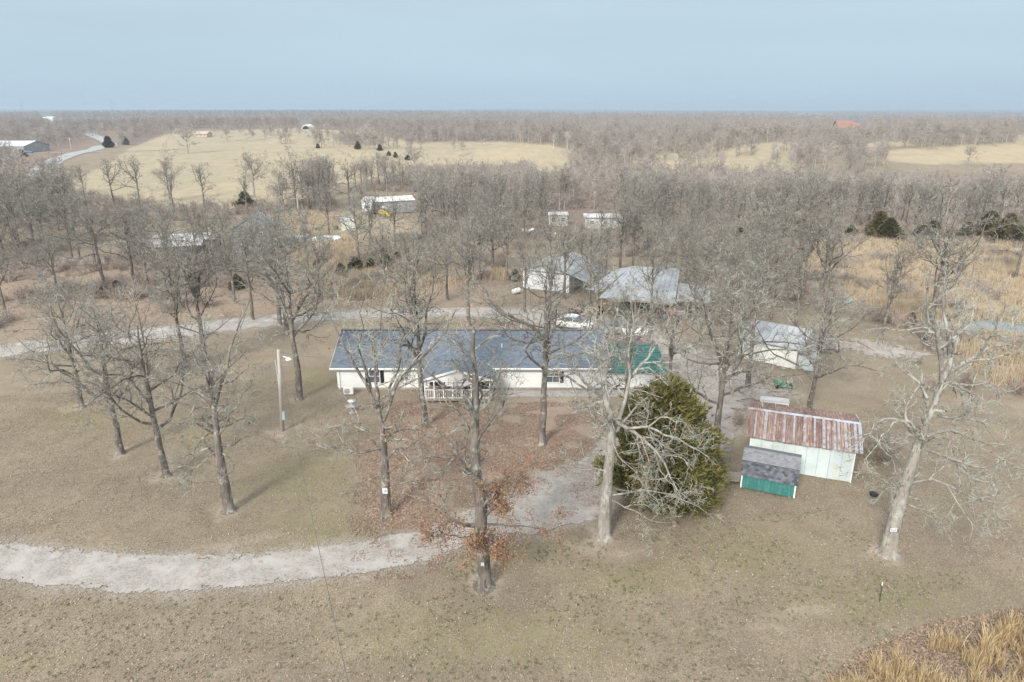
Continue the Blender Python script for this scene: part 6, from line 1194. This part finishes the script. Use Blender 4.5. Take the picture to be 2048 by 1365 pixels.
g_ = G(); g_.box((0, 0, 2.0), (2.5, 5.5, 2.9)); g_.build('box', M_trim, R_); g_ = G(); g_.box((0, -2.77, 1.5), (1.4, .03, .5)); g_.build('stripe', M_carb, R_); g_ = G(); g_.box((0, -2.8, .5), (2.5, .2, .25)); g_.build('bumper', M_tan, R_); wheels(R_, (-.2,), 1.2, .45)
B = P(768, 433); R_ = thing('skid_loader', 'yellow skid loader parked before the white-roofed mobile home', 'loader', (B.x, B.y, 0), -.3); M_yel = mat('yellow_paint', (.72, .52, .04), .5)
g_ = G(); g_.box((0, 0, .95), (2.2, 1.4, .8)); g_.build('body', M_yel, R_); g_ = G(); g_.box((-.1, 0, 1.75), (1.1, 1.1, .9)); g_.build('cab', M_white, R_); g_ = G(); g_.box((1.5, 0, .5), (.7, 1.6, .6)); g_.build('bucket', M_yel, R_)
for s_ in (-1, 1): g_ = G(); g_.box((.6, s_ * .8, 1.0), (2.0, .15, .2), ry=.3); g_.build('arm', M_yel, R_)
wheels(R_, (-.6, .6), .9, .38)
M_tarp = mat('blue_tarp', (.06, .25, .60), .6); M_junkw = mat('scrap_white', (.72, .74, .78), .6); M_junkg = mat('scrap_grey', (.35, .38, .42), .6); M_teals = mat('scrap_teal', (.15, .5, .5), .6)
def junk(label, at, n, w, d, mats_, s_=.5, name='scrap_pile'):
    B = P(*at); z = float(terrain(B.x, B.y)); R_ = thing(name, label, 'scrap pile', (B.x, B.y, z))
    for k in range(n):
        sz = s_ * (.4 + rng.random(3) * [1.4, 1.0, .6]); xx, yy = (rng.random(2) - .5) * (w, d); g_ = G(); g_.box((0, 0, 0), tuple(sz), 0); o = g_.build('scrap_piece', mats_[k % len(mats_)], R_); o.location = (xx, yy, sz[2] / 2 + .3 * rng.random() * s_ + .05); o.rotation_euler = (rng.normal(0, .25), rng.normal(0, .25), rng.random() * 3)
junk('scatter of white and pale blue scrap sheets on the clearing', (630, 485), 16, 9, 3, [M_junkw, M_junkg, M_junkw], 1.0)
junk('small heap of dark green scrap left of the pale shed', (652, 460), 10, 5, 2, [M_black, mat('scrap_green', (.08, .16, .12), .8)], .6)
junk('heap of white, teal and purple rubbish at the edge of the straw field', (1672, 607), 34, 4.2, 1.6, [M_junkw, M_teals, mat('scrap_purple', (.35, .28, .5), .7), M_junkw, M_junkg], .34)
junk('blue tarp-covered things among the brush beyond the cedar row', (765, 506), 5, 2.2, 1, [M_tarp], .6)
junk('blue barrels lying left of the dark cedar', (1352, 474), 4, 2.2, 1, [M_tarp, M_junkw], .7)
junk('blue and grey scrap right of the dark cedar', (1380, 478), 4, 2.5, 1, [M_tarp, M_junkg], .7)
junk('tiny blue container beyond the far tree belt', (347, 415), 2, 1, 1, [M_tarp], 1.0)
junk('dark woodpile and clutter under the left end of the pole barn', (1180, 628), 30, 6, 3, [M_dark, M_woodp, M_black, mat('scrap_brown', (.16, .11, .08), .9)], .6)
junk('row of wrecked pale machinery among the trees', (1010, 470), 14, 12, 3, [M_junkw, M_junkg, M_greyw], .9)
junk('stacked grey posts and boards before the derelict trailer', (1150, 472), 14, 12, 3, [M_woodp, M_junkg, M_junkw], .8)
# far left and far away
R_, ln = barn('metal_barn', 'far pale-roofed metal barn at the left edge beside the country road', 'barn', (-60, 308), (50, 308), 22, 4.0, 6.5, M_greyw, mat('pale_blue_roof', (.62, .68, .74), .5), over=.4, ropan=10)
car('dark blue car by the far metal barn at the left edge', (58, 307), 0, M_carb)
R_, ln = barn('tan_house', 'far tan house with low gabled roof beyond the pasture', 'house', (391, 275), (414, 275), 11, 3, 5, M_tan, mat('tan_roof', (.50, .40, .30), .8), over=.5); wins(R_, 3, ln, 2, 1.2, 1.2)
R_, ln = barn('white_warehouse', 'distant long white warehouse on the left skyline', 'warehouse', (84, 243), (106, 243), 30, 8, 10, M_white, M_trim, over=.3)
R_, ln = barn('red_roof_house', 'far house with a terracotta-red roof in the woods on the right', 'house', (1676, 266), (1706, 266), 22, 5, 13, M_tan, M_redroof, over=1.2); wins(R_, 3, ln, 3, 2, 2)
g_ = G(); g_.slab([(ln * .9, -3, 5), (ln * .9 + 9, -3, 5), (ln * .9 + 9, 6, 10.5), (ln * .9, 6, 10.5)], .3, (0, 0, 1)); g_.slab([(ln * .9, 6, 10.49), (ln * .9 + 9, 6, 10.49), (ln * .9 + 9, 15, 5), (ln * .9, 15, 5)], .3, (0, 0, 1)); g_.build('wing_roof', M_redroof, R_); g_ = G(); g_.box((ln * .9 + 4.5, 6, 2.5), (8, 16, 5)); g_.build('wing', M_tan, R_)
R_, ln = barn('white_house', 'distant small white building on the far left skyline', 'building', (10, 246), (20, 246), 12, 6, 8, M_white, M_trim)
# quonset hut
B = P(612, 259); R_ = thing('quonset_hut', 'far half-round white hut on the pasture skyline', 'hut', (B.x, B.y, float(terrain(B.x, B.y)) - .2)); a = np.linspace(0, math.pi, 13); rr2 = 5.2
V = [(-math.cos(t) * rr2, yy, math.sin(t) * rr2 * .95) for yy in (0, 16) for t in a]; g_ = G(); g_.add(V, [(i, i + 1, 14 + i, 13 + i) for i in range(12)]); g_.build('shell', M_trim, R_); g_ = G(); V = [(-math.cos(t) * rr2 * .72, -.05, math.sin(t) * rr2 * .66) for t in a] + [(0, -.05, 0)]; g_.add(V, None, [(13, i + 1, i) for i in range(12)]); g_.build('door_opening', M_dark, R_)
V = [(-math.cos(t) * rr2, .02, math.sin(t) * rr2 * .95) for t in a] + [(0, .02, 0)]; g_ = G(); g_.add(V, None, [(13, i + 1, i) for i in range(12)]); g_.build('end_wall', M_mob, R_)
# far poles and radio masts
for (bx, by, tx, ty, lb) in [(84, 299, 77, 275, 'utility pole beside the far farm lane, left of the pair'), (143, 299, 139, 276, 'utility pole beside the far farm lane, right of the pair'), (597, 425, 594, 392, 'grey pole standing before the pasture')]:
    B = P(bx, by); z = float(terrain(B.x, B.y)); a, b, c = ray(tx, ty); h = CAM_H + c * B.y / b - z; R_ = thing('utility_pole', lb, 'utility pole', (B.x, B.y, z)); g_ = G(); g_.tube([(0, 0, -.2), (0, 0, h)], [.22, .16], 8); g_.build('pole', M_pole, R_); g_ = G(); g_.box((0, 0, h - .7), (3.2, .12, .14)); g_.build('crossarm', M_pole, R_)
for (bx, ty, Yd, lb) in [(46, 197, 1250, 'taller lattice radio mast on the left skyline'), (226, 197, 1300, 'fainter radio mast left of centre on the skyline')]:
    x_, _, _ = Q(bx, 224, Yd); z = float(terrain(x_, Yd)); h = Q(bx, ty, Yd)[2] - z; R_ = thing('radio_mast', lb, 'mast', (x_, Yd, z)); g_ = G()
    for k in range(3): an = k * 2.094; g_.tube([(.5 * math.cos(an), .5 * math.sin(an), 0), (.5 * math.cos(an), .5 * math.sin(an), h)], .09, 5)
    for k in range(12):
        zz = h * k / 12; g_.tube([(.5, 0, zz), (-.25, .43, zz + h / 12)], .06, 4); g_.tube([(-.25, .43, zz), (-.25, -.43, zz + h / 12)], .06, 4)
    g_.build('lattice', M_junkg, R_)

# ------------------------------------------------------------------ haze
g_ = G(); g_.box((0, 3500, 18.5), (26000, 19000, 89)); hm = bpy.data.materials.new('haze'); hm.use_nodes = True; N = hm.node_tree.nodes; N.clear(); ou = N.new('ShaderNodeOutputMaterial'); pv = N.new('ShaderNodeVolumePrincipled'); pv.inputs['Color'].default_value = (.69, .83, .96, 1); pv.inputs['Density'].default_value = .00022; pv.inputs['Anisotropy'].default_value = .2; hm.node_tree.links.new(pv.outputs[0], ou.inputs['Volume'])
hz_ = g_.build('haze', hm, kind='stuff')
